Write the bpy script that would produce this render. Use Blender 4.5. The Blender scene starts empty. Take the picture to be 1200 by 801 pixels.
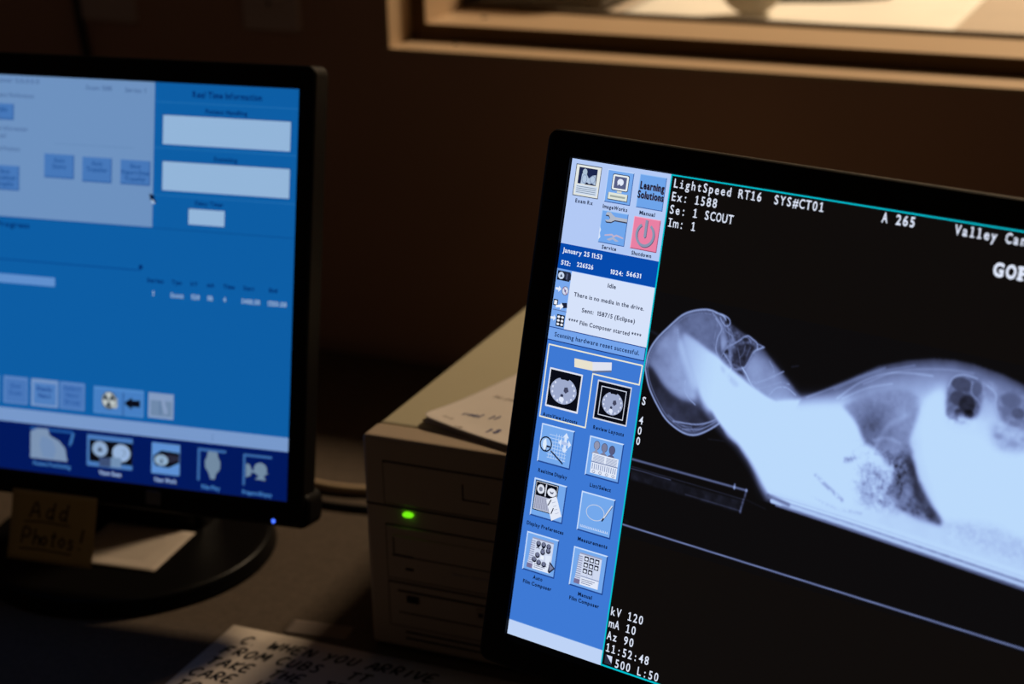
import bpy, bmesh, math, random
import numpy as np
from mathutils import Vector, Matrix

random.seed(4)
S = bpy.context.scene
C = S.collection
PI = math.pi

# ---------------------------------------------------------------- materials
_mats = {}


def s2l(v):
    v = v / 255.0
    return v / 12.92 if v <= 0.04045 else ((v + 0.055) / 1.055) ** 2.4


def lin(rgb):
    return tuple(s2l(c) for c in rgb) + (1.0,)


def pbr(name, col, rough=0.5, spec=0.5, metal=0.0, noise=None, bump=None, coat=0.0):
    """Principled material; noise = (scale, amount) mottles the base colour, bump = (scale, strength, distance)."""
    if name in _mats:
        return _mats[name]
    m = bpy.data.materials.new(name)
    m.use_nodes = True
    nt = m.node_tree
    b = nt.nodes['Principled BSDF']
    b.inputs['Base Color'].default_value = tuple(col) + (1,)
    b.inputs['Roughness'].default_value = rough
    b.inputs['Metallic'].default_value = metal
    b.inputs['Specular IOR Level'].default_value = spec
    b.inputs['Coat Weight'].default_value = coat
    if noise or bump:
        tc = nt.nodes.new('ShaderNodeTexCoord')
    if noise:
        n = nt.nodes.new('ShaderNodeTexNoise')
        n.inputs['Scale'].default_value = noise[0]
        n.inputs['Detail'].default_value = 5
        nt.links.new(tc.outputs['Object'], n.inputs['Vector'])
        r = nt.nodes.new('ShaderNodeValToRGB')
        r.color_ramp.elements[0].position = 0.3
        r.color_ramp.elements[1].position = 0.7
        r.color_ramp.elements[0].color = tuple(c * (1 - noise[1]) for c in col) + (1,)
        r.color_ramp.elements[1].color = tuple(min(1, c * (1 + noise[1])) for c in col) + (1,)
        nt.links.new(n.outputs['Fac'], r.inputs['Fac'])
        nt.links.new(r.outputs['Color'], b.inputs['Base Color'])
    if bump:
        n2 = nt.nodes.new('ShaderNodeTexNoise')
        n2.inputs['Scale'].default_value = bump[0]
        n2.inputs['Detail'].default_value = 3
        nt.links.new(tc.outputs['Object'], n2.inputs['Vector'])
        bp = nt.nodes.new('ShaderNodeBump')
        bp.inputs['Strength'].default_value = bump[1]
        bp.inputs['Distance'].default_value = bump[2]
        nt.links.new(n2.outputs['Fac'], bp.inputs['Height'])
        nt.links.new(bp.outputs['Normal'], b.inputs['Normal'])
    _mats[name] = m
    return m


def em(rgb, strength=1.0):
    """A lit pixel colour of a display or lamp (sRGB 0..255)."""
    name = 'glow_%d_%d_%d_%g' % (rgb[0], rgb[1], rgb[2], strength)
    if name in _mats:
        return _mats[name]
    m = bpy.data.materials.new(name)
    m.use_nodes = True
    nt = m.node_tree
    nt.nodes.remove(nt.nodes['Principled BSDF'])
    e = nt.nodes.new('ShaderNodeEmission')
    e.inputs['Color'].default_value = lin(rgb)
    e.inputs['Strength'].default_value = strength
    nt.links.new(e.outputs[0], nt.nodes['Material Output'].inputs['Surface'])
    _mats[name] = m
    return m


def glass_mat():
    m = bpy.data.materials.new('window_glass')
    m.use_nodes = True
    nt = m.node_tree
    nt.nodes.remove(nt.nodes['Principled BSDF'])
    t = nt.nodes.new('ShaderNodeBsdfTransparent')
    t.inputs['Color'].default_value = (0.97, 0.985, 0.97, 1)
    g = nt.nodes.new('ShaderNodeBsdfGlossy')
    g.inputs['Roughness'].default_value = 0.02
    f = nt.nodes.new('ShaderNodeLayerWeight')
    p = nt.nodes.new('ShaderNodeMath')
    p.operation = 'POWER'
    p.inputs[1].default_value = 5
    q = nt.nodes.new('ShaderNodeMath')
    q.operation = 'MULTIPLY_ADD'
    q.inputs[1].default_value = .7
    q.inputs[2].default_value = .03
    nt.links.new(f.outputs['Facing'], p.inputs[0])
    nt.links.new(p.outputs[0], q.inputs[0])
    mx = nt.nodes.new('ShaderNodeMixShader')
    nt.links.new(q.outputs[0], mx.inputs[0])
    nt.links.new(t.outputs[0], mx.inputs[1])
    nt.links.new(g.outputs[0], mx.inputs[2])
    nt.links.new(mx.outputs[0], nt.nodes['Material Output'].inputs['Surface'])
    return m


def xray_mat():
    m = bpy.data.materials.new('radiograph_glow')
    m.use_nodes = True
    nt = m.node_tree
    nt.nodes.remove(nt.nodes['Principled BSDF'])
    a = nt.nodes.new('ShaderNodeAttribute')
    a.attribute_name = 'exposure'
    e = nt.nodes.new('ShaderNodeEmission')
    nt.links.new(a.outputs['Color'], e.inputs['Color'])
    nt.links.new(e.outputs[0], nt.nodes['Material Output'].inputs['Surface'])
    return m


def lcd_mat(rgb):
    """Unlit matt LCD surface with the faint glow of its backlight."""
    m = bpy.data.materials.new('lcd_panel')
    m.use_nodes = True
    b = m.node_tree.nodes['Principled BSDF']
    b.inputs['Base Color'].default_value = (0.006, 0.006, 0.007, 1)
    b.inputs['Roughness'].default_value = 0.35
    b.inputs['Specular IOR Level'].default_value = 0.25
    b.inputs['Emission Color'].default_value = lin(rgb)
    b.inputs['Emission Strength'].default_value = 1.0
    return m


M = dict(
    wall=pbr('wall_paint', (0.50, 0.292, 0.215), 0.85, 0.2, noise=(3, 0.06), bump=(160, 0.15, 0.001)),
    floor=pbr('floor_vinyl', (0.10, 0.085, 0.07), 0.6, noise=(6, 0.12)),
    frame=pbr('cream_paint', (0.50, 0.355, 0.225), 0.5, 0.3, noise=(9, 0.03)),
    stop=pbr('brown_stop_shade', (0.10, 0.055, 0.018), 0.6, 0.2),  # brown tone stands in for shade on the stop's front face
    seal=pbr('brown_seal', (0.10, 0.07, 0.04), 0.7),
    desk=pbr('desk_laminate', (0.096, 0.074, 0.058), 0.85, 0.06, noise=(220, 0.12)),
    desk_edge=pbr('desk_edge_band', (0.03, 0.026, 0.024), 0.5),
    black=pbr('black_plastic', (0.006, 0.005, 0.005), 0.5, 0.14, bump=(900, 0.1, 0.0004)),
    satin=pbr('black_satin_plastic', (0.004, 0.0035, 0.0035), 0.36, 0.10),
    grey_badge=pbr('grey_badge', (0.14, 0.14, 0.15), 0.5),
    beige=pbr('beige_plastic', (0.42, 0.33, 0.245), 0.5, 0.35, noise=(14, 0.03), bump=(700, 0.08, 0.0004)),
    cover=pbr('beige_painted_steel', (0.49, 0.445, 0.31), 0.42, 0.4, noise=(6, 0.04)),
    beige_dark=pbr('beige_plastic_darker', (0.36, 0.28, 0.20), 0.55, 0.3),  # slightly darker beige of the eject buttons
    groove=pbr('dark_gap', (0.03, 0.022, 0.016), 0.8, 0.1),
    metal=pbr('screw_steel', (0.45, 0.4, 0.33), 0.35, metal=1.0),
    paper=pbr('white_paper', (0.72, 0.66, 0.62), 0.8, 0.2, noise=(40, 0.02)),
    card=pbr('cream_card', (0.50, 0.43, 0.37), 0.8, 0.2, noise=(40, 0.03)),
    scrap=pbr('brown_scrap_paper', (0.20, 0.16, 0.14), 0.8, 0.2),
    sticky=pbr('yellow_note_paper', (0.60, 0.42, 0.16), 0.8, 0.2, noise=(30, 0.04)),
    ink=pbr('black_ink', (0.012, 0.01, 0.01), 0.6, 0.2),
    ink_blue=pbr('blue_ink', (0.10, 0.11, 0.24), 0.6, 0.2),
    pencil=pbr('pencil_grey', (0.34, 0.29, 0.26), 0.7, 0.2),
    plate=pbr('beige_wall_plate', (0.60, 0.46, 0.42), 0.5, 0.3),
    cable_beige=pbr('beige_cable', (0.46, 0.34, 0.22), 0.5, 0.4),
    cable_black=pbr('black_cable', (0.012, 0.01, 0.01), 0.5, 0.4),
    counter=pbr('cream_laminate', (0.50, 0.42, 0.34), 0.5, 0.3, noise=(5, 0.03)),
    far_wall=pbr('cream_wall_paint', (0.62, 0.54, 0.42), 0.8),
    white_sheet=pbr('white_sheet', (0.80, 0.77, 0.70), 0.8, noise=(12, 0.03)),
    tape=pbr('pale_tape', (0.68, 0.62, 0.50), 0.5, noise=(20, 0.04)),
    green=pbr('dark_green_plastic', (0.03, 0.045, 0.03), 0.4),
    equip=pbr('dark_brown_plastic', (0.028, 0.02, 0.012), 0.6),
)
M['glass'] = glass_mat()


# ---------------------------------------------------------------- object helpers
def link(o, parent=None):
    C.objects.link(o)
    if parent is not None:
        o.parent = parent
    return o


def thing(name, label, cat, loc=(0, 0, 0), rotz=0.0, group=None):
    o = bpy.data.objects.new(name, None)
    o.empty_display_size = 0.05
    o.location = loc
    o.rotation_euler = (0, 0, rotz)
    link(o)
    o['label'] = label
    o['category'] = cat
    if group:
        o['group'] = group
    return o


class Geo:
    def __init__(s):
        s.v, s.f, s.mi, s.mats, s.sm = [], [], [], [], []

    def _m(s, m):
        if m not in s.mats:
            s.mats.append(m)
        return s.mats.index(m)

    def add(s, verts, faces, m, smooth=False):
        b = len(s.v)
        i = s._m(m)
        s.v += [tuple(p) for p in verts]
        for f in faces:
            s.f.append([b + k for k in f])
            s.mi.append(i)
            s.sm.append(smooth)

    def box(s, x0, x1, y0, y1, z0, z1, m, bev=0.0, seg=2):
        if bev <= 0:
            V = [(x, y, z) for x in (x0, x1) for y in (y0, y1) for z in (z0, z1)]
            s.add(V, [(0, 1, 3, 2), (4, 6, 7, 5), (0, 4, 5, 1), (2, 3, 7, 6), (0, 2, 6, 4), (1, 5, 7, 3)], m)
            return
        bm = bmesh.new()
        bmesh.ops.create_cube(bm, size=1.0)
        for v in bm.verts:
            v.co = Vector(((x0 + x1) / 2 + v.co.x * (x1 - x0), (y0 + y1) / 2 + v.co.y * (y1 - y0), (z0 + z1) / 2 + v.co.z * (z1 - z0)))
        bmesh.ops.bevel(bm, geom=bm.edges[:], offset=bev, segments=seg, profile=0.5, affect='EDGES')
        s.bm(bm, m)

    def bm(s, bm, m, smooth=False, T=None):
        bm.verts.index_update()
        V = [(T @ v.co if T else v.co)[:] for v in bm.verts]
        s.add(V, [[v.index for v in f.verts] for f in bm.faces], m, smooth)
        bm.free()

    def loops(s, loops, m, close=True, cap0=False, cap1=False, smooth=False):
        """Bridge equal-length vertex loops."""
        n = len(loops[0])
        V = [p for L in loops for p in L]
        F = []
        for a in range(len(loops) - 1):
            for k in range(n if close else n - 1):
                k2 = (k + 1) % n
                F.append((a * n + k, a * n + k2, (a + 1) * n + k2, (a + 1) * n + k))
        if cap0:
            F.append(tuple(reversed(range(n))))
        if cap1:
            F.append(tuple((len(loops) - 1) * n + k for k in range(n)))
        s.add(V, F, m, smooth)

    def lathe(s, prof, m, c=(0, 0, 0), n=64, smooth=True):
        L = []
        for r, z in prof:
            L.append([(c[0] + r * math.cos(2 * PI * k / n), c[1] + r * math.sin(2 * PI * k / n), c[2] + z) for k in range(n)])
        s.loops(L, m, smooth=smooth)

    def tube(s, pts, r, m, n=10, cap=True):
        pts = [Vector(p) for p in pts]
        L = []
        up = Vector((0, 0, 1))
        for i, p in enumerate(pts):
            d = (pts[min(i + 1, len(pts) - 1)] - pts[max(i - 1, 0)]).normalized()
            a = d.cross(up)
            if a.length < 1e-4:
                a = d.cross(Vector((1, 0, 0)))
            a.normalize()
            b = d.cross(a)
            L.append([tuple(p + r * (math.cos(2 * PI * k / n) * a + math.sin(2 * PI * k / n) * b)) for k in range(n)])
        s.loops(L, m, cap0=cap, cap1=cap, smooth=True)

    def build(s, name, parent=None, fn=None):
        me = bpy.data.meshes.new(name)
        V = [fn(p) for p in s.v] if fn else s.v
        me.from_pydata(V, [], s.f)
        for m in s.mats:
            me.materials.append(m)
        me.polygons.foreach_set('material_index', s.mi)
        me.polygons.foreach_set('use_smooth', s.sm)
        me.update()
        if not fn:
            bm = bmesh.new()
            bm.from_mesh(me)
            bmesh.ops.recalc_face_normals(bm, faces=bm.faces[:])
            bm.to_mesh(me)
            bm.free()
        o = bpy.data.objects.new(name, me)
        return link(o, parent)


def struct(o):
    o['kind'] = 'structure'
    return o


def spline(pts, n=8):
    """Catmull-Rom through the points."""
    P = [Vector(p) for p in pts]
    P = [2 * P[0] - P[1]] + P + [2 * P[-1] - P[-2]]
    out = []
    for i in range(1, len(P) - 2):
        for k in range(n):
            t = k / n
            a, b, c, d = P[i - 1], P[i], P[i + 1], P[i + 2]
            out.append(0.5 * ((2 * b) + (c - a) * t + (2 * a - 5 * b + 4 * c - d) * t * t + (3 * b - a - 3 * c + d) * t ** 3))
    out.append(P[-2])
    return out


# ---------------------------------------------------------------- display drawing
_glyph = {}
_fc = bpy.data.curves.new('type', 'FONT')
_fo = bpy.data.objects.new('type', _fc)


def glyph(ch, bold):
    k = (ch, bold)
    if k not in _glyph:
        C.objects.link(_fo)
        _fc.body = ch
        _fc.size = 1
        _fc.resolution_u = 3
        _fc.offset = bold
        bpy.context.view_layer.update()
        me = bpy.data.meshes.new_from_object(_fo.evaluated_get(bpy.context.evaluated_depsgraph_get()))
        V = [(v.co.x, v.co.y) for v in me.vertices]
        F = [tuple(p.vertices) for p in me.polygons]
        bpy.data.meshes.remove(me)
        C.objects.unlink(_fo)
        xs = [p[0] for p in V] or [0, 0.28]
        _glyph[k] = (V, F, min(xs), max(xs))
    return _glyph[k]


CAP = 0.682


class Sheet:
    """Flat artwork in display units (x to the side, y down) on thin layers; to3 maps (x, y, layer) to the monitor."""

    def __init__(s, to3):
        s.g = Geo()
        s.to3 = to3

    def poly(s, pts, rgb, layer=1):
        s.g.add([(x, y, layer) for x, y in pts], [tuple(range(len(pts)))], em(rgb))

    def rect(s, x0, y0, x1, y1, rgb, layer=1):
        s.poly([(x0, y0), (x1, y0), (x1, y1), (x0, y1)], rgb, layer)

    def frame(s, x0, y0, x1, y1, w, rgb, layer=2):
        s.rect(x0, y0, x1, y0 + w, rgb, layer)
        s.rect(x0, y1 - w, x1, y1, rgb, layer)
        s.rect(x0, y0 + w, x0 + w, y1 - w, rgb, layer)
        s.rect(x1 - w, y0 + w, x1, y1 - w, rgb, layer)

    def ell(s, cx, cy, rx, ry, rgb, layer=2, n=32):
        s.poly([(cx + rx * math.cos(2 * PI * k / n), cy + ry * math.sin(2 * PI * k / n)) for k in range(n)], rgb, layer)

    def ring(s, cx, cy, rx, ry, w, rgb, layer=2, a0=0, a1=360, n=40):
        A = [math.radians(a0 + (a1 - a0) * k / n) for k in range(n + 1)]
        V = [(cx + rx * math.cos(a), cy + ry * math.sin(a), layer) for a in A] + [(cx + (rx - w) * math.cos(a), cy + (ry - w) * math.sin(a), layer) for a in A]
        s.g.add(V, [(k, k + 1, n + 2 + k, n + 1 + k) for k in range(n)], em(rgb))

    def line(s, pts, w, rgb, layer=2):
        for (x0, y0), (x1, y1) in zip(pts, pts[1:]):
            d = math.hypot(x1 - x0, y1 - y0) or 1
            nx, ny = -(y1 - y0) / d * w / 2, (x1 - x0) / d * w / 2
            ex, ey = (x1 - x0) / d * w * .3, (y1 - y0) / d * w * .3
            s.poly([(x0 + nx - ex, y0 + ny - ey), (x1 + nx + ex, y1 + ny + ey), (x1 - nx + ex, y1 - ny + ey), (x0 - nx - ex, y0 - ny - ey)], rgb, layer)

    def text(s, t, x, y, h, rgb, layer=4, width=None, bold=0.0, center=False):
        """Proportional text: cap height h, baseline y, fitted to width."""
        size = h / CAP
        pos, cx = [], 0.0
        for ch in t:
            V, F, a, b = glyph(ch, bold)
            if ch == ' ':
                cx += 0.30
                continue
            if ch == '1':
                cx += .10
            pos.append((V, F, cx - a, ch))
            cx += (b - a) + 0.10
        cx -= 0.10
        sx = size if width is None else width / max(cx, 1e-6)
        if center:
            x -= cx * sx / 2
        for V, F, o, ch in pos:
            if ch == '1':
                q = x + (o + glyph(ch, bold)[2]) * sx
                s.poly([(q, y - h), (q + h * .08, y - h), (q + h * .08, y - h * .8), (q - sx * .10, y - h * .72), (q - sx * .10, y - h * .84)], rgb, layer)
            s.g.add([(x + (p[0] + o) * sx, y - p[1] * size, layer) for p in V], F, em(rgb))

    def mono(s, t, x, y, h, adv, rgb, layer=4, bold=0.012):
        """Fixed-pitch terminal lettering; narrow letters get slab feet."""
        size = h / CAP
        for k, ch in enumerate(t):
            if ch == ' ':
                continue
            V, F, a, b = glyph(ch, bold)
            w = (b - a) * size
            gw = min(adv * 0.86, w * 0.86)
            if ch in 'WMm':
                gw = adv * 0.92
            sx = gw / w if w else 1
            cx = x + adv * (k + 0.5)
            s.g.add([(cx + (p[0] - (a + b) / 2) * size * sx, y - p[1] * size, layer) for p in V], F, em(rgb))
            st = h * 0.115
            if ch == '1':
                s.poly([(cx - st * .5, y - h), (cx - st * .5, y - h + st * 1.4), (cx - adv * .30, y - h + st * 2.2), (cx - adv * .30, y - h + st * 1.1)], rgb, layer)
            if ch in 'l1iI':
                s.rect(cx - adv * .32, y - st, cx + adv * .34, y, rgb, layer)
            if ch == 'l':
                s.rect(cx - adv * .30, y - h * 1.0, cx, y - h * 1.0 + st, rgb, layer)
            if ch == 'i':
                s.rect(cx - adv * .30, y - h * .66, cx, y - h * .66 + st, rgb, layer)
            if ch == 'I':
                s.rect(cx - adv * .32, y - h, cx + adv * .34, y - h + st, rgb, layer)

    def build(s, name, parent, label=None):
        o = s.g.build(name, parent, fn=s.to3)
        if label:
            o['label'] = label
        return o


# ---------------------------------------------------------------- camera
YAW, PITCH, ROLL = 0.4189, 0.35318, 0.02517
cam = bpy.data.cameras.new('camera')
cam_o = bpy.data.objects.new('camera', cam)
link(cam_o)
cp, sp = math.cos(PITCH), math.sin(PITCH)
r = Vector((1, 0, 0))
fw = Vector((0, cp, -sp))
dn = Vector((0, -sp, -cp))
rr = math.cos(ROLL) * r + math.sin(ROLL) * dn
dd = -math.sin(ROLL) * r + math.cos(ROLL) * dn
Rz = Matrix.Rotation(YAW, 3, 'Z')
rr, dd, fw = Rz @ rr, Rz @ dd, Rz @ fw
mw = Matrix((rr, -dd, -fw)).transposed().to_4x4()
mw.translation = Vector((0, 0, 1.41))
cam_o.matrix_world = mw
cam.sensor_width = 36
cam.lens = 66.0
cam.clip_start = 0.02
cam.dof.use_dof = True
cam.dof.focus_distance = 1.135
cam.dof.aperture_fstop = 4.8
cam.dof.aperture_blades = 9
S.camera = cam_o

DZ = 0.73       # desk top
WY = 1.64       # near face of the window wall

# ---------------------------------------------------------------- setting
FX0, FX1, FZ0, FZ1 = -0.8544, 1.05, 1.0429, 2.10      # window opening
WT = 0.17
g = Geo()
g.box(-2.6, FX0 - .004, WY, WY + WT, 0, 2.6, M['wall'])
g.box(FX1 + .004, 2.2, WY, WY + WT, 0, 2.6, M['wall'])
g.box(FX0 - .004, FX1 + .004, WY, WY + WT, 0, FZ0 - .004, M['wall'])
g.box(FX0 - .004, FX1 + .004, WY, WY + WT, FZ1 + .004, 2.6, M['wall'])
struct(g.build('wall_back'))
g = Geo()
g.box(-2.6, 2.2, -1.2, 5.2, -0.05, 0, M['floor'])
struct(g.build('floor'))
g = Geo()
g.box(-2.6, 2.2, 5.2, 5.3, 0, 2.6, M['far_wall'])
struct(g.build('wall_far'))
g = Geo()
g.box(-2.7, -2.6, WY + WT, 5.3, 0, 2.6, M['far_wall'])
struct(g.build('wall_left'))
g = Geo()
g.box(2.2, 2.3, WY + WT, 5.3, 0, 2.6, M['far_wall'])
struct(g.build('wall_right'))
g = Geo()
g.box(-2.7, 2.3, WY, 5.3, 2.6, 2.7, M['far_wall'])
struct(g.build('ceiling'))

win = bpy.data.objects.new('window_1', None)
win.location = (0, WY, 0)
link(win)
win['kind'] = 'structure'


def ringbox(g, a, b, y0, y1, m):
    """Rectangular ring between inset a (outer) and inset b (inner) of the opening."""
    x0, x1, z0, z1 = FX0, FX1, FZ0, FZ1
    loops = []
    for ins, y in ((a, y0), (b, y0), (b, y1), (a, y1), (a, y0)):
        loops.append([(x0 + ins, y, z0 + ins), (x1 - ins, y, z0 + ins), (x1 - ins, y, z1 - ins), (x0 + ins, y, z1 - ins)])
    g.loops(loops, m)


g = Geo()
ringbox(g, -0.0038, 0.0, -0.0012, WT + 0.001, M['frame'])
ringbox(g, 0.0001, 0.0165, 0.049, 0.140, M['frame'])
g.build('window_frame', win)
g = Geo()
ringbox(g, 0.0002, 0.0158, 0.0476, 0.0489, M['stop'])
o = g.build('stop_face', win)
o['label'] = 'dark brown face of the glazing stop, its shade put into the colour'
g = Geo()
ringbox(g, 0.0166, 0.0205, 0.1335, 0.1400, M['seal'])
g.build('glazing_seal', win)
g = Geo()
g.box(FX0 + .0005, FX1 - .0005, 0.1402, 0.1462, FZ0 + .0005, FZ1 - .0005, M['glass'])
g.build('glass', win)


def screw_at(x, y, z, parent):
    g = Geo()
    g.lathe([(0.0001, .0016), (.002, .0016), (.0032, .0008), (.0035, 0)], M['seal'], (x, y, z), 16)
    return g.build('screw', parent)


screw_at(-0.7925, 1.7322 - WY, FZ0 + .0165, win)
screw_at(-0.7987, 1.6750 - WY, FZ0, win)

# ---------------------------------------------------------------- desk
desk = thing('desk', 'dark laminate desk carrying the monitors and the beige computer', 'desk', (-.55, 1.1, 0))
ox, oy = -.55, 1.1
g = Geo()
g.box(-2.1 - ox, 1.3 - ox, .72 - oy, 1.6 - oy, DZ - .03, DZ, M['desk'], 0.003)
g.build('worktop', desk)
g = Geo()
g.box(-2.1 - ox, 1.3 - ox, .716 - oy, .7205 - oy, DZ - .031, DZ - .001, M['desk_edge'])
g.build('edge_band', desk)
for x in (-2.0, 1.2):
    g = Geo()
    g.box(x - .02 - ox, x + .02 - ox, .80 - oy, 1.55 - oy, 0, DZ - .0302, M['desk'], .002)
    g.build('leg_panel', desk)
g = Geo()
g.box(-1.98 - ox, 1.18 - ox, 1.50 - oy, 1.52 - oy, .25, DZ - .0302, M['desk'], .002)
g.build('modesty_panel', desk)


# ---------------------------------------------------------------- monitors
def rrect(x0, y0, x1, y1, rad, n=6):
    """Rounded rectangle, y down."""
    out = []
    for cx, cy, a in ((x1 - rad, y1 - rad, 0), (x0 + rad, y1 - rad, 90), (x0 + rad, y0 + rad, 180), (x1 - rad, y0 + rad, 270)):
        for k in range(n + 1):
            t = math.radians(a + 90 * k / n)
            out.append((cx + rad * math.cos(t), cy + rad * math.sin(t)))
    return out


class Monitor:
    def __init__(s, label, tl, yaw, tilt, W, H, margins, root_xy, group=None, chin=False, base_r=.119):
        s.W, s.H = W, H
        s.root = thing('computer_monitor', label, 'monitor', (root_xy[0], root_xy[1], DZ), yaw)
        R = Matrix.Rotation(-yaw, 3, 'Z')
        s.o = R @ (Vector(tl) - Vector((root_xy[0], root_xy[1], DZ)))
        ct, st = math.cos(tilt), math.sin(tilt)
        s.ex, s.ey, s.ew = Vector((1, 0, 0)), Vector((0, -st, -ct)), Vector((0, -ct, st))
        ml, mt, mr, mb = margins
        P = s.P
        bk = M['black']

        def L(grow, w, rad):
            return [P(x, y, w) for x, y in rrect(-ml - grow, -mt - grow, W + mr + grow, H + mb + grow, max(rad + grow, .0004))]

        def I(grow, w, rad=.0004):
            return [P(x, y, w) for x, y in rrect(-grow, -grow, W + grow, H + grow, rad)]

        def O(w, rad=.0004):
            return [P(x, y, w) for x, y in rrect(-.0008, -.0008, W + .0008, H + .0036, rad)]
        g = Geo()
        g.loops([L(-.004, -.0215, .007), L(0, -.0195, .007), L(0, .0002, .007), L(-.0008, .0014, .007), L(-.0025, .0020, .007),
                 O(.0020, .0006), O(.0019), I(.0005, .0002), I(.0005, -.002)], bk)
        s.bezel = g.build('bezel', s.root)
        g = Geo()
        g.loops([L(-.0032, -.0205, .007), L(-.006, -.026, .008), L(-.03, -.033, .012), L(-.075, -.040, .016), L(-.09, -.056, .016), L(-.10, -.060, .016)], bk, cap0=True, cap1=True)
        # rows of vent slots high on the back shell
        s.housing = g.build('back_housing', s.root)
        g = Geo()
        for k in range(14):
            x = W * (.28 + .44 * k / 13)
            V = [P(x + dx, y, w) for dx in (-.0022, .0022) for y in (.088, .13) for w in (-.0585, -.0605)]
            g.add(V, [(0, 1, 3, 2), (4, 6, 7, 5), (0, 4, 5, 1), (2, 3, 7, 6), (0, 2, 6, 4), (1, 5, 7, 3)], M['groove'])
        g.build('vent_slots', s.root)
        # screen
        g = Geo()
        g.loops([I(.0012, 0.0), I(.0012, -.0015)], lcd_m, cap0=False, cap1=True)
        g.add(I(.0012, 0.0), [tuple(range(28))], lcd_m)
        s.screen = g.build('screen', s.root)
        # stand: disc, neck, hinge
        g = Geo()
        b = base_r
        g.lathe([(.0001, .0132), (b * .55, .0132), (b * .90, .0132), (b * .945, .0134), (b * .958, .0130), (b * .968, .0120), (b * .974, .0105), (b * .978, .0085), (b * .992, .003), (b, .0012), (b * .985, 0), (.0001, 0)], M['satin'], n=96)
        g.build('stand_base', s.root)
        hz = P(W / 2, H * .62, -.062)
        g = Geo()
        sec = []
        for z, hw, yf, yb in ((.012, .055, .022, .064), (.05, .047, .026, .062), (hz[2] - .05, .042, .040, .070), (hz[2] + .02, .040, hz[1] - .004, hz[1] + .026), (hz[2] + .045, .036, hz[1] + .0, hz[1] + .022)):
            sec.append([(x, y, z) for x, y in [(p[0], p[1]) for p in rrect(-hw, yf, hw, yb, .009, 4)]])
        g.loops(sec, M['satin'], cap0=True, cap1=True)
        g.build('stand_neck', s.root)
        g = Geo()
        q = P(W / 2, H * .62, -.062)
        n = 20
        loop = lambda x, rr_: [(q[0] + x, q[1] + rr_ * math.cos(2 * PI * k / n), q[2] + rr_ * math.sin(2 * PI * k / n)) for k in range(n)]
        g.loops([loop(-.055, .010), loop(-.053, .012), loop(.053, .012), loop(.055, .010)], M['black'], cap0=True, cap1=True)
        g.build('tilt_hinge', s.root)
        if chin:
            g = Geo()
            F = lambda x0, y0, x1, y1, w, rad: [P(x, y, w) for x, y in rrect(x0, y0, x1, y1, rad)]
            x0, x1, y0, y1 = -ml - .0016, W + mr + .0016, H - .006, H + mb + .0012
            g.loops([F(x0, y0, x1, y1, -.003, .006), F(x0 - .0016, y0 - .001, x1 + .0016, y1 + .001, -.006, .008), F(x0 - .0016, y0 - .001, x1 + .0016, y1 + .0012, -.027, .009), F(x0 + .004, y0 + .002, x1 - .004, y1 - .004, -.033, .009)], bk, cap0=True, cap1=True)
            g.build('lower_cover', s.root)

    def P(s, x, y, w):
        """x, y in metres from the top corner of the screen, w towards the viewer."""
        return tuple(s.o + s.ex * x + s.ey * y + s.ew * w)

    def to3(s, p):
        return s.P(p[0] / 1280 * s.W, p[1] / 1024 * s.H, .00012 + p[2] * .00006)

    def sheet(s):
        return Sheet(s.to3)


lcd_m = lcd_mat((14, 11, 10))

RM = Monitor('black monitor showing a radiograph of a head and chest beside a blue menu', (-.4155, 1.0309, 1.1187), -.22635, .26373, .35631, .301,
             (.0192, .0163, .0192, .0212), (-.2375, 1.018))
LM = Monitor('black monitor on a round foot showing a blank blue page, yellow note below its screen', (-1.0466, 1.1106, 1.119), .09915, .22766, .376, .301,
             (.0135, .0170, .0135, .0186), (-.8490, 1.1323), chin=True)

# ================================================================ screen with the radiograph
PANEL_T, PANEL_B = (178, 201, 245), (62, 121, 212)
INK = (14, 30, 66)
WHITE = (222, 230, 248)
scr = RM.screen

sh = RM.sheet()
sh.rect(0, 0, 255, 177, PANEL_T)
sh.rect(0, 177, 255, 230, (6, 74, 172))
sh.rect(0, 230, 255, 354, (120, 168, 238))
sh.rect(39, 231, 255, 354, (214, 226, 250), 2)
sh.rect(0, 355, 255, 1024, PANEL_B)
sh.rect(0, 354, 253, 381, (116, 164, 236), 2)
sh.rect(0, 353.2, 255, 355, (20, 60, 140), 3)
sh.rect(0, 380, 254, 382, (20, 50, 120), 3)
sh.rect(252, 355, 254, 381, (20, 50, 120), 3)
sh.rect(0, 992, 255, 1024, (190, 211, 246), 2)
sh.rect(0, 990.8, 255, 992.2, (100, 150, 225), 3)
sh.build('side_panel', scr)

sh = RM.sheet()
for x0, y0, x1, y1 in ((254, 0, 257.2, 1024), (257, 0, 1280, 2.6), (257, 1020.5, 1280, 1024)):
    sh.rect(x0, y0, x1, y1, (0, 192, 208), 3)
sh.build('image_border', scr, 'thin cyan line around the image area')

BTN, LIT, DRK = (116, 168, 236), (196, 219, 252), (34, 72, 148)


def button(sh, x0, y0, x1, y1, face=BTN, lit=LIT, drk=DRK, e=3.0):
    sh.poly([(x0, y0), (x1, y0), (x1 - e, y0 + e), (x0 + e, y0 + e)], lit, 2)
    sh.poly([(x0, y0), (x0 + e, y0 + e), (x0 + e, y1 - e), (x0, y1)], lit, 2)
    sh.poly([(x1, y0), (x1, y1), (x1 - e, y1 - e), (x1 - e, y0 + e)], drk, 2)
    sh.poly([(x0, y1), (x0 + e, y1 - e), (x1 - e, y1 - e), (x1, y1)], drk, 2)
    sh.rect(x0 + e, y0 + e, x1 - e, y1 - e, face, 2)


def cap(sh, t, cx, y, w, h=7.5, rgb=INK):
    sh.text(t, cx, y, h, rgb, 4, width=w, bold=.035, center=True)


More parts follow.
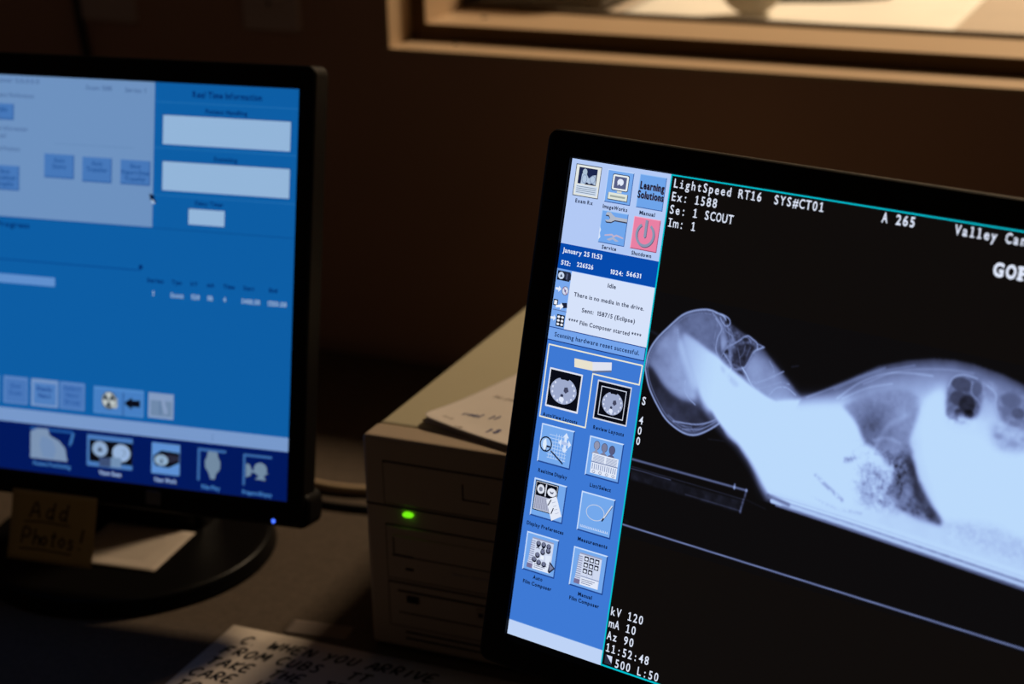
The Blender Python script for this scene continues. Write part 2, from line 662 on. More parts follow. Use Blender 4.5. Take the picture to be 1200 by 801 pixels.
# --- top row of icons
sh = RM.sheet()                                            # exam prescription form
sh.rect(13, 9, 80, 75, (226, 230, 226), 2)
sh.frame(13, 9, 80, 75, 1.6, (60, 70, 90), 3)
sh.rect(22, 15, 70, 49, (28, 38, 78), 3)
sh.ell(38, 24, 6, 7, (170, 190, 210), 4)
sh.poly([(31, 28), (42, 27), (50, 36), (58, 29), (67, 27), (69, 48), (58, 45), (48, 49), (30, 49)], (176, 196, 222), 4)
sh.ring(39, 38, 7, 9, 1.2, (120, 140, 175), 5)
sh.ring(60, 37, 7, 8, 1.2, (120, 140, 175), 5)
sh.poly([(40, 49), (46, 44), (52, 47), (60, 46), (70, 49)], (20, 26, 60), 5)
sh.rect(19, 51, 75, 70, (206, 220, 240), 3)
for k in range(4):
    sh.rect(21, 54 + k * 4, 72, 55.4 + k * 4, (120, 140, 160), 4)
cap(sh, 'Exam Rx', 46, 88.5, 46)
sh.build('menu_icon', scr, 'icon of a printed form with a white scan on it')

sh = RM.sheet()                                            # desktop computer
button(sh, 96, 10, 163, 77, e=1.6)
sh.poly(rrect(110, 17, 153, 51, 4), (40, 48, 72), 3)
sh.poly(rrect(111.5, 18.5, 151.5, 49.5, 3.5), (232, 238, 240), 4)
sh.rect(116, 22, 147, 46, (88, 96, 134), 5)
sh.ell(132, 33, 8, 7, (226, 234, 250), 6)
sh.rect(125, 34, 131, 40, (226, 234, 250), 6)
sh.ell(130, 39.5, 3, 2, (88, 96, 134), 7)
sh.rect(126, 51, 138, 55, (210, 216, 210), 4)
sh.rect(104, 56, 155, 71, (36, 44, 64), 3)
sh.rect(105, 56, 153.5, 69.5, (222, 228, 218), 4)
sh.rect(110, 61, 149, 65, (160, 170, 165), 5)
cap(sh, 'ImageWorks', 127, 90, 63)
sh.build('menu_icon', scr, 'icon of a small desktop computer')

sh = RM.sheet()
button(sh, 178, 9, 245, 77, (110, 164, 234), (150, 192, 244), (46, 88, 160), 1.5)
for dx, col, ly in ((1.2, (90, 80, 110), 3), (0, (16, 20, 40), 4)):
    sh.text('Learning', 212 + dx, 38 + dx * .6, 14.5, col, ly, width=60, bold=.03, center=True)
    sh.text('Solutions', 211 + dx, 57 + dx * .6, 14.5, col, ly, width=65, bold=.03, center=True)
cap(sh, 'Manual', 209, 90, 39)
sh.build('menu_icon', scr, 'light blue button lettered Learning Solutions')

sh = RM.sheet()                                            # spanner and book
button(sh, 95, 94, 163, 161, (112, 166, 236), (160, 200, 246), (46, 88, 160), 1.5)
for dy, col, ly in ((2.6, (58, 62, 84), 3), (0, (176, 184, 200), 4)):
    sh.poly([(x, 97 + (y - 97) * .72 + dy) for x, y in ((108, 97), (118, 96), (124, 102), (131, 107), (162, 107), (162, 116), (131, 116), (122, 123), (110, 124), (106, 119), (116, 118), (118, 112), (114, 105), (106, 105))], col, ly)
sh.poly([(110, 143), (128, 139), (134, 142), (140, 139), (158, 143), (158, 146), (140, 143), (134, 146), (128, 143), (110, 146)], (190, 178, 206), 3)
sh.poly([(116, 152), (132, 145), (148, 152), (140, 154), (132, 150), (124, 154)], (170, 178, 206), 3)
sh.poly([(95, 128), (99, 135), (97, 142), (100, 150), (95, 156)], (214, 228, 250), 3)
cap(sh, 'Service', 126, 172.5, 37)
sh.build('menu_icon', scr, 'icon of a spanner')

sh = RM.sheet()
button(sh, 178, 95, 245, 161, (232, 128, 164), (244, 168, 196), (150, 66, 100), 1.6)
for dx, col, ly in ((1.2, (80, 84, 112), 3), (0, (138, 150, 178), 4)):
    sh.ring(211 + dx, 129 + dx, 24, 25, 5.5, col, ly, -58, 238)
    sh.rect(208 + dx, 99 + dx, 214 + dx, 130 + dx, col, ly + 1)
    sh.ell(211 + dx, 131 + dx, 3, 4, col, ly + 1)
cap(sh, 'Shutdown', 209, 173, 50)
sh.build('menu_icon', scr, 'pink power button icon')

# --- date bar and messages
sh = RM.sheet()
T = (226, 236, 252)
sh.text('January 25 11:53', 8, 195, 9.5, T, 4, width=104, bold=.025)
sh.text('512:', 8, 221, 9, T, 4, width=25, bold=.025)
sh.text('226526', 50, 219, 9, T, 4, width=43, bold=.025)
sh.text('1024:', 138, 220, 9, T, 4, width=32, bold=.025)
sh.text('56631', 179, 217.5, 9, T, 4, width=37, bold=.025)
sh.build('date_text', scr, 'white date and count lettering on the dark blue bar')
sh = RM.sheet()
sh.text('Idle', 147, 249, 8.5, INK, 4, width=21, bold=.022, center=True)
sh.text('There is no media in the drive.', 144, 281, 8.5, INK, 4, width=182, bold=.022, center=True)
sh.text('Sent:  1587/5 (Eclipse)', 148, 310, 8.5, INK, 4, width=138, bold=.022, center=True)
sh.text('**** Film Composer started ****', 143, 337, 8.5, INK, 4, width=190, bold=.022, center=True)
sh.text('Scanning hardware reset successful.', 128, 372, 9, (16, 40, 90), 4, width=222, bold=.022, center=True)
sh.build('status_text', scr, 'dark message lettering on the pale box')

# --- four small status icons
sh = RM.sheet()
sh.rect(3, 234, 36, 254, (14, 18, 34), 3)
sh.poly([(3, 234), (36, 234), (39, 240), (39, 250), (30, 254)], (40, 48, 70), 3)
sh.ell(13, 244, 8, 7.5, (200, 216, 240), 4)
sh.poly([(10, 247), (13, 240), (17, 246)], (40, 50, 80), 5)
sh.rect(27, 238, 30, 250, (90, 100, 130), 5)
sh.build('status_icon', scr, 'small dark scanner icon')
sh = RM.sheet()
sh.poly([(3, 270), (11, 270), (11, 266), (18, 272), (11, 279), (11, 275), (3, 275)], (232, 240, 252), 3)
sh.ell(29, 274, 9, 9.5, (210, 218, 240), 3)
sh.ring(29, 274, 9, 9.5, 1.6, (110, 110, 140), 4)
sh.line([(24, 268), (33, 280)], 2, (170, 110, 150), 5)
sh.ell(29, 274, 2.5, 2.5, (90, 100, 140), 5)
sh.build('status_icon', scr, 'small icon of a disc and arrow')
sh = RM.sheet()
sh.frame(2, 295, 14, 308, 2.2, (20, 26, 46), 4)
sh.rect(4, 297, 12, 306, (235, 240, 252), 3)
sh.poly([(10, 307), (22, 304), (22, 300), (30, 307), (22, 315), (22, 310), (10, 312)], (240, 244, 252), 5)
sh.poly([(24, 300), (38, 298), (40, 308), (30, 311)], (24, 30, 54), 4)
sh.rect(3, 316, 40, 317.6, (90, 110, 160), 4)
sh.build('status_icon', scr, 'small icon of a white arrow between two boxes')
sh = RM.sheet()
sh.poly([(0, 332), (8, 332), (8, 328), (14, 334), (8, 341), (8, 337), (0, 337)], (225, 236, 252), 3)
sh.rect(16, 325, 37, 350, (14, 18, 34), 3)
for i in range(2):
    for j in range(3):
        sh.ell(21.5 + i * 10, 330 + j * 7.6, 3.6, 2.6, (236, 242, 255), 4, 12)
sh.build('status_icon', scr, 'small icon of a dark film sheet with white spots')

# --- selected tab and tool icons
sh = RM.sheet()
sh.line([(6, 391), (251, 391), (250, 431), (130, 431), (130, 545), (7, 545), (6, 391)], 3, (232, 232, 214), 4)
sh.build('tab_outline', scr, 'cream outline around the selected pair of menu icons')
sh = RM.sheet()
sh.poly([(77, 408), (125, 407), (128, 412), (128, 425), (80, 426)], (232, 226, 206), 3)
sh.poly([(125, 407), (174, 399), (176, 415), (128, 425)], (222, 226, 240), 4)
sh.poly([(174, 399), (176, 419), (128, 429), (128, 425), (174, 416)], (100, 116, 150), 3)
sh.build('book_icon', scr, 'pale open book at the top of the blue menu')


def ct_slice(sh, cx, cy, rx, ry, ly):
    sh.poly([(cx + rx * math.cos(t) * (1 + .03 * math.cos(2 * t)), cy + ry * (math.sin(t) + (.16 if math.sin(t) < -.6 and abs(math.cos(t)) < .35 else 0))) for t in [2 * PI * k / 48 for k in range(48)]], (158, 170, 204), ly)
    for k in range(14):
        t = 2 * PI * k / 14 + .2
        if math.sin(t) > -.75:
            sh.ell(cx + rx * .86 * math.cos(t), cy + ry * .86 * math.sin(t), rx * .07, ry * .1, (216, 224, 246), ly + 1, 8)
    sh.poly([(cx + rx * .06, cy - ry * .28), (cx + rx * .3, cy - ry * .34), (cx + rx * .42, cy - ry * .05), (cx + rx * .2, cy + ry * .16), (cx + rx * .02, cy)], (66, 70, 96), ly + 1)
    sh.ell(cx - rx * .06, cy + ry * .36, rx * .12, ry * .12, (52, 58, 86), ly + 1, 12)
    sh.ell(cx - rx * .06, cy + ry * .66, rx * .2, ry * .2, (222, 230, 250), ly + 1, 12)


BL = (10, 12, 22)
CI = (8, 18, 52)
sh = RM.sheet()
sh.rect(17, 438, 105, 521, (222, 226, 240), 2)
sh.rect(20.5, 441.5, 101.5, 517, BL, 3)
ct_slice(sh, 60, 481, 34, 28, 4)
cap(sh, 'AutoView Layouts', 61, 542.5, 93, 7.6, CI)
sh.build('menu_icon', scr, 'black square with a large cross-section scan')
sh = RM.sheet()
sh.rect(145, 440, 233, 522, (206, 212, 230), 2)
sh.rect(148, 443, 230.5, 519, BL, 3)
sh.frame(156.5, 450.5, 222, 511.5, 1.8, (206, 214, 232), 4)
ct_slice(sh, 190, 482, 26, 24, 4)
cap(sh, 'Review Layouts', 190, 543, 80, 7.6, CI)
sh.build('menu_icon', scr, 'black square with a smaller framed cross-section scan')

sh = RM.sheet()                                            # magnifier over a grid
button(sh, 16, 558, 105, 641)
for k in range(7):
    sh.rect(44 + k * 7, 573 if k > 1 else 592, 45.2 + k * 7, 626, (190, 214, 248), 3)
for k in range(8):
    sh.rect(40, 577 + k * 7, 90, 578.2 + k * 7, (190, 214, 248), 3)
for pts in ([(84, 566), (92, 576), (87, 576), (87, 586), (81, 586), (81, 576), (76, 576)], [(100, 589), (92, 598), (92, 592), (84, 592), (84, 586), (92, 586), (92, 580)], [(84, 609), (76, 600), (81, 600), (81, 592), (87, 592), (87, 600), (92, 600)], [(66, 589), (74, 580), (74, 586), (82, 586), (82, 592), (74, 592), (74, 598)]):
    sh.poly(pts, (216, 230, 252), 4)
sh.rect(74, 586, 92, 592, (176, 196, 236), 5)
sh.line([(50, 612), (84, 632)], 3.4, (24, 34, 66), 5)
sh.ell(34, 600, 15, 15, (150, 190, 242), 5)
sh.poly([(26, 594), (33, 588), (36, 600), (36, 612), (30, 612), (26, 604)], (222, 236, 252), 6)
sh.rect(36, 602, 46, 606, (30, 40, 70), 6)
sh.rect(34, 606, 37, 614, (30, 40, 70), 6)
sh.ring(34, 600, 16.5, 16.5, 3, (12, 20, 44), 7)
cap(sh, 'Realtime Display', 62, 662, 78, 7.6, CI)
sh.build('menu_icon', scr, 'icon of a magnifying glass over a grid')

sh = RM.sheet()                                            # three heads and a list
button(sh, 145, 558, 234, 642)
for k, c in enumerate(((146, 150, 176), (122, 126, 156), (88, 92, 130))):
    x = 166 + k * 20
    sh.ell(x, 575 + k, 8, 9.5, (50, 60, 92), 3)
    sh.ell(x, 575 + k, 7, 8.5, c, 4)
    sh.rect(x - 3, 582, x + 3, 590, c, 4)
    sh.poly([(x - 12, 594), (x - 5, 588), (x + 5, 588), (x + 12, 594)], c, 4)
sh.rect(158, 592, 226, 634, (226, 234, 250), 5)
for k in range(2):
    for j in range(6):
        sh.rect(161 + k * 34, 595 + j * 2.4, 190 + k * 33, 596 + j * 2.4, (120, 136, 176), 6)
sh.rect(158, 609, 226, 611, (110, 126, 170), 6)
for k in range(12):
    sh.rect(161 + k * 5.4, 613, 163 + k * 5.4, 625, (130, 146, 186), 6)
for k in range(4):
    sh.ring(167 + k * 17, 630, 4, 3, 1, (80, 96, 140), 6, n=14)
cap(sh, 'List/Select', 190, 663, 55, 7.6, CI)
sh.build('menu_icon', scr, 'icon of three grey heads above a list')

sh = RM.sheet()                                            # display preferences
button(sh, 16, 676, 105, 758)
sh.rect(21, 680, 83, 744, BL, 3)
sh.frame(23, 682, 81, 742, 1.2, (206, 212, 226), 4)
sh.rect(24, 712, 80, 741, (176, 182, 206), 4)
for k in range(12):
    sh.rect(26 + k * 4.6, 714, 27.5 + k * 4.6, 740, (130, 134, 160), 5)
sh.ell(37, 697, 10, 10, (220, 226, 240), 4)
sh.ell(37, 697, 5, 5, (120, 128, 150), 5)
sh.rect(49, 684, 52, 710, (216, 222, 238), 4)
sh.ell(67, 698, 12, 9, (226, 232, 246), 4)
sh.poly([(61, 696), (67, 698), (73, 695), (70, 701), (64, 701)], (70, 78, 104), 5)
sh.poly([(55, 716), (81, 703), (101, 742), (76, 757)], (228, 234, 248), 6)
sh.line([(62, 726), (68, 714)], 2.6, (20, 26, 50), 7)
sh.line([(73, 742), (77, 730)], 2.6, (20, 26, 50), 7)
for k in range(4):
    sh.line([(72 + k * 4, 719 + k * 7), (80 + k * 4, 715 + k * 7)], .9, (150, 160, 190), 7)
cap(sh, 'Display Preferences', 62, 779, 100, 7.6, CI)
sh.build('menu_icon', scr, 'icon of two scans with a white checklist slip')

sh = RM.sheet()                                            # measurement loop
button(sh, 144, 676, 233, 760)
sh.ring(186, 714, 24, 17, 1.6, (196, 206, 226), 4)
sh.line([(207, 724), (226, 692)], 4.6, (60, 72, 104), 4)
sh.line([(208, 722), (226, 691)], 3, (214, 222, 238), 5)
sh.line([(206, 727), (209, 721)], 3, (18, 24, 44), 6)
for k in range(17):
    sh.rect(152 + k * 4.4, 746, 153.4 + k * 4.4, 750, (214, 226, 248), 4)
sh.rect(152, 749.5, 226, 750.7, (190, 210, 244), 4)
cap(sh, 'Measurements', 190, 781, 78, 7.6, CI)
sh.build('menu_icon', scr, 'icon of a pencil drawing a loop')


def film(sh, x0, y0, auto):
    sh.poly([(x0 + 18, y0 + 9), (x0 + 76, y0 + 9), (x0 + 76, y0 + 76), (x0 + 12, y0 + 76)], (206, 216, 240), 3)
    sh.rect(x0 + 18, y0 + 9, x0 + 76, y0 + 12, (150, 156, 186), 4)
    for k in range(12):
        sh.rect(x0 + 14, y0 + 16 + k * 4.6, x0 + 27, y0 + 18 + k * 4.6, (140, 146, 180), 4)
    sh.rect(x0 + 12, y0 + 66, x0 + 27, y0 + 76, (120, 112, 150), 5)
    sh.rect(x0 + 29, y0 + 60, x0 + 74, y0 + 76, (226, 234, 250), 4)
    for k in range(3):
        sh.rect(x0 + 31, y0 + 63 + k * 4, x0 + 66 - k * 5, y0 + 64.2 + k * 4, (70, 84, 130), 5)
    if not auto:
        for j in range(3):
            for i in range(3):
                if j == 2 and i == 2:
                    continue
                cx, cy = x0 + 37 + i * 14, y0 + 19 + j * 13
                sh.rect(cx - 5.5, cy - 5, cx + 5.5, cy + 5, (16, 22, 44), 5)
                sh.ell(cx, cy + .6, 4, 3, (216, 226, 246), 6, 12)
        for k in range(2):
            sh.rect(x0 + 43.5 + k * 14, y0 + 12, x0 + 44.5 + k * 14, y0 + 60, (170, 180, 214), 5)
        sh.rect(x0 + 28, y0 + 57, x0 + 76, y0 + 58.5, (120, 136, 176), 5)
    else:
        for cx, cy in ((36, 18), (50, 18), (64, 19), (64, 28), (50, 34), (37, 43), (30, 54), (43, 58), (57, 59)):
            sh.ell(x0 + cx, y0 + cy + 1.5, 6.4, 6.2, (14, 20, 40), 5, 16)
            sh.ell(x0 + cx, y0 + cy, 4.6, 4.4, (110, 116, 146), 6, 16)
        for cx in (36, 50):
            sh.line([(x0 + cx - 4, y0 + 24), (x0 + cx + 4, y0 + 30)], 2, (14, 20, 40), 6)
            sh.line([(x0 + cx + 4, y0 + 24), (x0 + cx - 4, y0 + 30)], 2, (14, 20, 40), 6)
        sh.poly([(x0 + 58, y0 + 40), (x0 + 74, y0 + 38), (x0 + 70, y0 + 60), (x0 + 60, y0 + 54)], (222, 232, 250), 5)
        sh.rect(x0 + 46, y0 + 43, x0 + 55, y0 + 51, (236, 242, 252), 6)
        sh.poly([(x0 + 72, y0 + 50), (x0 + 88, y0 + 62), (x0 + 74, y0 + 76), (x0 + 70, y0 + 72)], (30, 36, 60), 6)
        sh.poly([(x0 + 72, y0 + 54), (x0 + 84, y0 + 62), (x0 + 74, y0 + 71)], (120, 128, 160), 7)


sh = RM.sheet()
button(sh, 16, 793, 104, 877)
film(sh, 15, 793, True)
cap(sh, 'Auto', 61, 890, 26, 7.6, CI)
cap(sh, 'Film Composer', 62, 904.5, 78, 7.6, CI)
sh.build('menu_icon', scr, 'icon of round images and an arrow on a film sheet')
sh = RM.sheet()
button(sh, 144, 795, 234, 879)
film(sh, 144, 795, False)
cap(sh, 'Manual', 190, 895, 37, 7.6, CI)
cap(sh, 'Film Composer', 190, 908.5, 79, 7.6, CI)
sh.build('menu_icon', scr, 'icon of eight small images in rows on a film sheet')

# --- read-outs on the image area
AD = 14.25
sh = RM.sheet()
sh.mono('LightSpeed RT16', 262, 25, 17.2, AD, WHITE)
sh.mono('SYS#CT01', 501, 25, 17.2, 14.6, WHITE)
sh.mono('Ex: 1588', 261, 51.5, 17.2, AD, WHITE)
sh.mono('Se: 1 SCOUT', 261, 77.5, 17.2, AD, WHITE)
sh.mono('Im: 1', 261, 104, 17.2, AD, WHITE)
sh.build('readout_text', scr, 'white scan details at the top of the image')
sh = RM.sheet()
sh.mono('A 265', 742, 25.5, 18, 14.6, WHITE, bold=.02)
sh.build('readout_text', scr, 'white position reading A 265')
sh = RM.sheet()
sh.mono('Valley Can', 895, 26, 18, 14.6, WHITE, bold=.02)
sh.build('readout_text', scr, 'white place name at the top of the image')
sh = RM.sheet()
for k, ch in enumerate('GOP'):
    V, F, a, b = glyph(ch, .045)
    w = (b - a) * 23 / CAP
    cx = 995 + k * 25
    sh.g.add([(cx + (p[0] - (a + b) / 2) * 23 / CAP * 21 / w, 87 - p[1] * 23 / CAP, 4) for p in V], F, em(WHITE))
sh.rect(1032, 84, 1046, 87.4, WHITE, 4)
sh.rect(1032, 64, 1040, 67, WHITE, 4)
sh.build('readout_text', scr, 'larger bold white lettering below the place name')
sh = RM.sheet()
sh.mono('kV 120', 260, 913, 17.2, AD, WHITE)
sh.mono('mA 10', 260, 939, 17.2, AD, WHITE)
sh.mono('Az 90', 259, 965, 17.2, AD, WHITE)
sh.mono('11:52:48', 260, 991, 17.2, AD, WHITE)
sh.rect(263, 998, 281, 1017, (44, 48, 66), 3)
sh.poly([(266, 998), (281, 998), (281, 1013)], (210, 220, 244), 4)
sh.poly([(263, 999), (279, 1017), (263, 1017)], (40, 44, 60), 4)
sh.mono('500 L:50', 288, 1018, 17.2, 14.4, WHITE)
sh.build('readout_text', scr, 'white exposure settings at the bottom of the image')
sh = RM.sheet()
sh.mono('S', 260, 469, 16, 15, WHITE, bold=.02)
for k, ch in enumerate('400'):
    sh.mono(ch, 260, 509 + 21.5 * k, 15.5, 15, WHITE, bold=.016)
sh.build('readout_text', scr, 'white S 400 running down the edge of the image')


# ---------------------------------------------------------------- the radiograph itself
def blur(a, s):
    k = max(1, int(3 * s))
    w = np.exp(-.5 * (np.arange(-k, k + 1) / s) ** 2)
    w /= w.sum()
    for ax in (0, 1):
        pad = [(0, 0), (0, 0)]
        pad[ax] = (k, k)
        b = np.pad(a, pad, mode='edge')
        out = np.zeros_like(a)
        for i, q in enumerate(w):
            out += q * (b[i:i + a.shape[0], :] if ax == 0 else b[:, i:i + a.shape[1]])
        a = out
    return a


X0, X1, Y0, Y1, ST = 258.0, 1279.0, 236.0, 745.0, 1.5
gx = np.arange(X0, X1, ST)
gy = np.arange(Y0, Y1, ST)
GX, GY = np.meshgrid(gx, gy)


def inside(pts):
    r_ = np.zeros(GX.shape, bool)
    n = len(pts)
    for i in range(n):
        (xa, ya), (xb, yb) = pts[i], pts[(i + 1) % n]
        if ya == yb:
            continue
        c = (ya > GY) != (yb > GY)
        r_ ^= c & (GX < (xb - xa) * (GY - ya) / (yb - ya) + xa)
    return r_


def pmask(pts, soft=1.0, smooth=True):
    if smooth and len(pts) > 4:
        q = [Vector((x, y, 0)) for x, y in pts]
        q = q + [q[0]]
        pts = [(p.x, p.y) for p in spline(q, 6)][:-1]
    return blur(inside(pts).astype(float), soft / ST)


def pdist(pts):
    d = np.full(GX.shape, 1e9)
    for (xa, ya), (xb, yb) in zip(pts, pts[1:]):
        L2 = (xb - xa) ** 2 + (yb - ya) ** 2 + 1e-9
        t = np.clip(((GX - xa) * (xb - xa) + (GY - ya) * (yb - ya)) / L2, 0, 1)
        d = np.minimum(d, np.hypot(GX - xa - t * (xb - xa), GY - ya - t * (yb - ya)))
    return d


def stroke(pts, w, soft=1.2, curve=True):
    if curve and len(pts) > 2:
        pts = [(p.x, p.y) for p in spline([(x, y, 0) for x, y in pts], 6)]
    return np.clip((w / 2 + soft - pdist(pts)) / (soft * 1.5), 0, 1)


def noise(scale, seed, octv=3):
    rs = np.random.RandomState(seed)
    out = np.zeros(GX.shape)
    amp = 1.0
    tot = 0
    for _ in range(octv):
        n0, n1 = int((Y1 - Y0) / scale) + 3, int((X1 - X0) / scale) + 3
        lat = rs.rand(n0, n1)
        u, v = (GY - Y0) / scale, (GX - X0) / scale
        i, j = u.astype(int), v.astype(int)
        fu, fv = u - i, v - j
        fu, fv = fu * fu * (3 - 2 * fu), fv * fv * (3 - 2 * fv)
        out += amp * ((lat[i, j] * (1 - fv) + lat[i, j + 1] * fv) * (1 - fu) + (lat[i + 1, j] * (1 - fv) + lat[i + 1, j + 1] * fv) * fu)
        tot += amp
        amp *= .55
        scale *= .5
    return out / tot


def mixin(I, m, v):
    return I * (1 - m) + v * m


I = np.full(GX.shape, 0.012)
sm = noise(26, 3)
fine = noise(7, 5, 2)
# head: thin bright shell, grey brain, darker lower half
skull = [(258, 395), (261, 363), (275, 333), (303, 300), (330, 273), (358, 259), (389, 252), (413, 255), (432, 262), (446, 290), (455, 320), (462, 360), (470, 400), (474, 435), (465, 458), (439, 482), (409, 501), (385, 506), (358, 501), (326, 486), (298, 460), (274, 430)]
ms = pmask(skull, 1.2)
I = mixin(I, ms, 0.24 + .12 * sm)
upper = pmask([(323, 301), (358, 266), (404, 259), (427, 283), (426, 330), (440, 350), (403, 331), (363, 313)], 3)
I = mixin(I, upper * ms, 0.33 + .10 * (sm - .5) + .04 * fine)
lower = pmask([(262, 398), (298, 412), (331, 432), (365, 440), (394, 443), (425, 462), (440, 478), (409, 498), (361, 498), (318, 480), (281, 442)], 4)
I = mixin(I, lower * ms, 0.10 + .16 * noise(34, 8))
I = np.maximum(I, lower * ms * .10 * (np.sin(GY / 2.2) > 0))
I = mixin(I, pmask([(262, 392), (275, 385), (292, 400), (300, 418), (284, 424), (266, 412)], 5) * ms, .12)
upleft = pmask([(268, 382), (285, 335), (318, 296), (338, 322), (362, 372), (384, 400), (392, 432), (360, 436), (330, 428), (303, 412)], 5)
I = mixin(I, upleft * ms, 0.46 + .16 * (sm - .5) + .20 * np.clip((GX - 280) / 100, 0, 1))
I = mixin(I, pmask([(330, 318), (345, 330), (372, 372), (392, 402), (380, 412), (352, 372), (334, 340)], 5), .80)
beam = pmask([(334, 306), (368, 318), (403, 333), (440, 349), (440, 420), (430, 450), (402, 428), (384, 400), (362, 366), (344, 336)], 5)
I = mixin(I, beam, 0.66 + .30 * np.clip((GX - 330) / 80, 0, 1))
# profile of the face: soft tissue fading out to the skin
facep = [(413, 255), (433, 262), (452, 270), (477, 281), (506, 290), (530, 300), (546, 315), (566, 330), (587, 345), (607, 360), (625, 376), (636, 386), (600, 396), (576, 399), (551, 393), (512, 379), (473, 362), (438, 347), (425, 300)]
mf = pmask(facep, 3, smooth=False)
edge = np.clip(pdist([(413, 253), (433, 262), (477, 279), (506, 288), (530, 299), (566, 329), (607, 359), (637, 384)]) / 46, 0, 1)
I = np.maximum(I, mf * (.10 + .46 * edge ** .75 + .16 * (sm - .5)))
I = mixin(I, pmask([(520, 330), (548, 328), (590, 360), (618, 380), (580, 394), (540, 386), (512, 366), (505, 345)], 9) * .8, .56 + .14 * (sm - .5))
# airy bones behind the nose
airy = pmask([(436, 270), (458, 280), (480, 288), (512, 300), (508, 322), (494, 350), (500, 372), (470, 362), (448, 352), (436, 338), (444, 310), (440, 290)], 4)
I = mixin(I, airy, .20 + .46 * (noise(9, 51) - .38) + .16 * (fine - .3))
# neck and shoulders, over-exposed
neck = [(338, 306), (368, 317), (403, 332), (438, 347), (473, 362), (512, 379), (551, 393), (576, 399), (605, 392), (640, 384), (660, 470), (640, 560), (596, 588), (573, 567), (539, 532), (505, 503), (480, 492), (455, 470), (425, 440), (396, 408), (372, 372)]
mn = pmask(neck, 3, smooth=False)
bright = np.clip((GX - 330) / 105, 0, 1) ** .8
I = mixin(I, mn * (.30 + .70 * bright), .62 + .40 * bright)
fade = stroke([(448, 474), (480, 494), (505, 508), (539, 536), (573, 570), (590, 590)], 8, 9)
I = mixin(I, fade * .7, .24)
for pts, v in (([(455, 366), (470, 372), (488, 384), (480, 392), (462, 382)], .78), ([(436, 352), (450, 360), (452, 372), (440, 366)], .74)):
    I = mixin(I, pmask(pts, 3) * .7, v)
# bones of the face and skull
I = np.maximum(I, stroke(skull + [skull[0]], 2.2, 1.2) * .76 * (1 - .5 * pmask([(435, 262), (480, 300), (480, 445), (440, 440), (440, 330)], 6, smooth=False)))
inner = [(x + (366 - x) * .06, y + (380 - y) * .06) for x, y in skull[14:] + skull[:8]]
I = np.maximum(I, stroke(inner, 1.0, 1.2) * .52)
inner2 = [(x + (366 - x) * .11, y + (380 - y) * .10) for x, y in skull[15:20]]
I = np.maximum(I, stroke(inner2, 1.4, 2.4) * .40)
for pts, w, v in (
        ([(408, 255), (425, 256), (440, 261), (445, 270), (438, 277), (427, 271), (420, 262)], 1.8, .70),
        ([(400, 256), (414, 266), (428, 278), (432, 290)], 1.8, .6),
        ([(440, 277), (447, 284), (452, 292), (460, 292)], 1.4, .5),
        ([(455, 312), (470, 301), (488, 287), (502, 291), (514, 298), (516, 310)], 1.8, .68),
        ([(474, 298), (482, 290), (494, 292), (500, 300)], 1.4, .6),
        ([(530, 302), (510, 314), (503, 328), (495, 347), (487, 352)], 2.2, .74),
        ([(514, 298), (524, 300), (532, 302)], 1.4, .6),
        ([(487, 349), (500, 362), (514, 378), (524, 385)], 2.4, .84),
        ([(455, 312), (456, 328), (461, 345), (470, 356), (487, 352)], 1.6, .56),
        ([(472, 318), (480, 332), (486, 348)], 1.6, .5),
        ([(410, 266), (427, 283), (421, 303), (421, 326), (430, 340)], 2.4, .62),
        ([(416, 272), (414, 300), (416, 322)], 1.2, .5),
        ([(455, 309), (443, 322), (436, 339)], 1.6, .54),
        ([(429, 267), (437, 285), (457, 297), (452, 321), (461, 357)], 1.6, .54),
        ([(436, 280), (450, 283), (455, 300), (446, 316)], 1.2, .52),
        ([(440, 330), (452, 340), (462, 352), (466, 366)], 1.8, .7),
        ([(462, 357), (464, 368), (462, 380)], 3, .95),
        ([(521, 377), (545, 363), (569, 349), (583, 340)], 1.4, .74),
        ([(512, 375), (542, 367), (566, 353)], 1.2, .74),
        ([(530, 384), (552, 376), (580, 362), (600, 362)], 1.2, .72),
        ([(559, 391), (574, 374), (596, 370), (618, 380)], 1.6, .78),
        ([(548, 326), (560, 340), (560, 352)], 1.2, .66),
        ([(323, 301), (332, 331), (352, 366)], 1.6, .66),
        ([(360, 400), (362, 420), (374, 434), (392, 444)], 1.6, .74),
        ([(300, 330), (310, 360), (330, 380)], 1.2, .54),
        ([(345, 487), (397, 483), (428, 473), (449, 460), (466, 444)], 2.4, .60),
        ([(370, 498), (410, 490), (440, 472), (462, 450)], 1.6, .56),
        ([(330, 478), (360, 490), (392, 490)], 1.4, .46),
        ([(434, 505), (493, 499)], 1.2, .14), ([(599, 328), (614, 323)], 1.6, .16), ([(840, 222), (842, 223)], 2, .3)):
    I = np.maximum(I, stroke(pts, w, 1.2) * v)
sinus = pmask([(462, 328), (468, 313), (484, 304), (500, 302), (509, 306), (503, 325), (495, 344), (482, 350), (466, 342)], 2)
I = mixin(I, sinus, .07 + .20 * noise(8, 11))
for pts in ([(471, 314), (478, 330), (484, 348)], [(488, 306), (486, 322), (478, 334)], [(500, 308), (494, 326)]):
    I = np.maximum(I, sinus * stroke(pts, 1.4, 1.8) * .40)
I = mixin(I, pmask([(436, 264), (443, 266), (441, 273), (432, 270)], 1.6), .10)
I = mixin(I, pmask([(478, 294), (490, 290), (496, 296), (484, 300)], 1.6), .12)
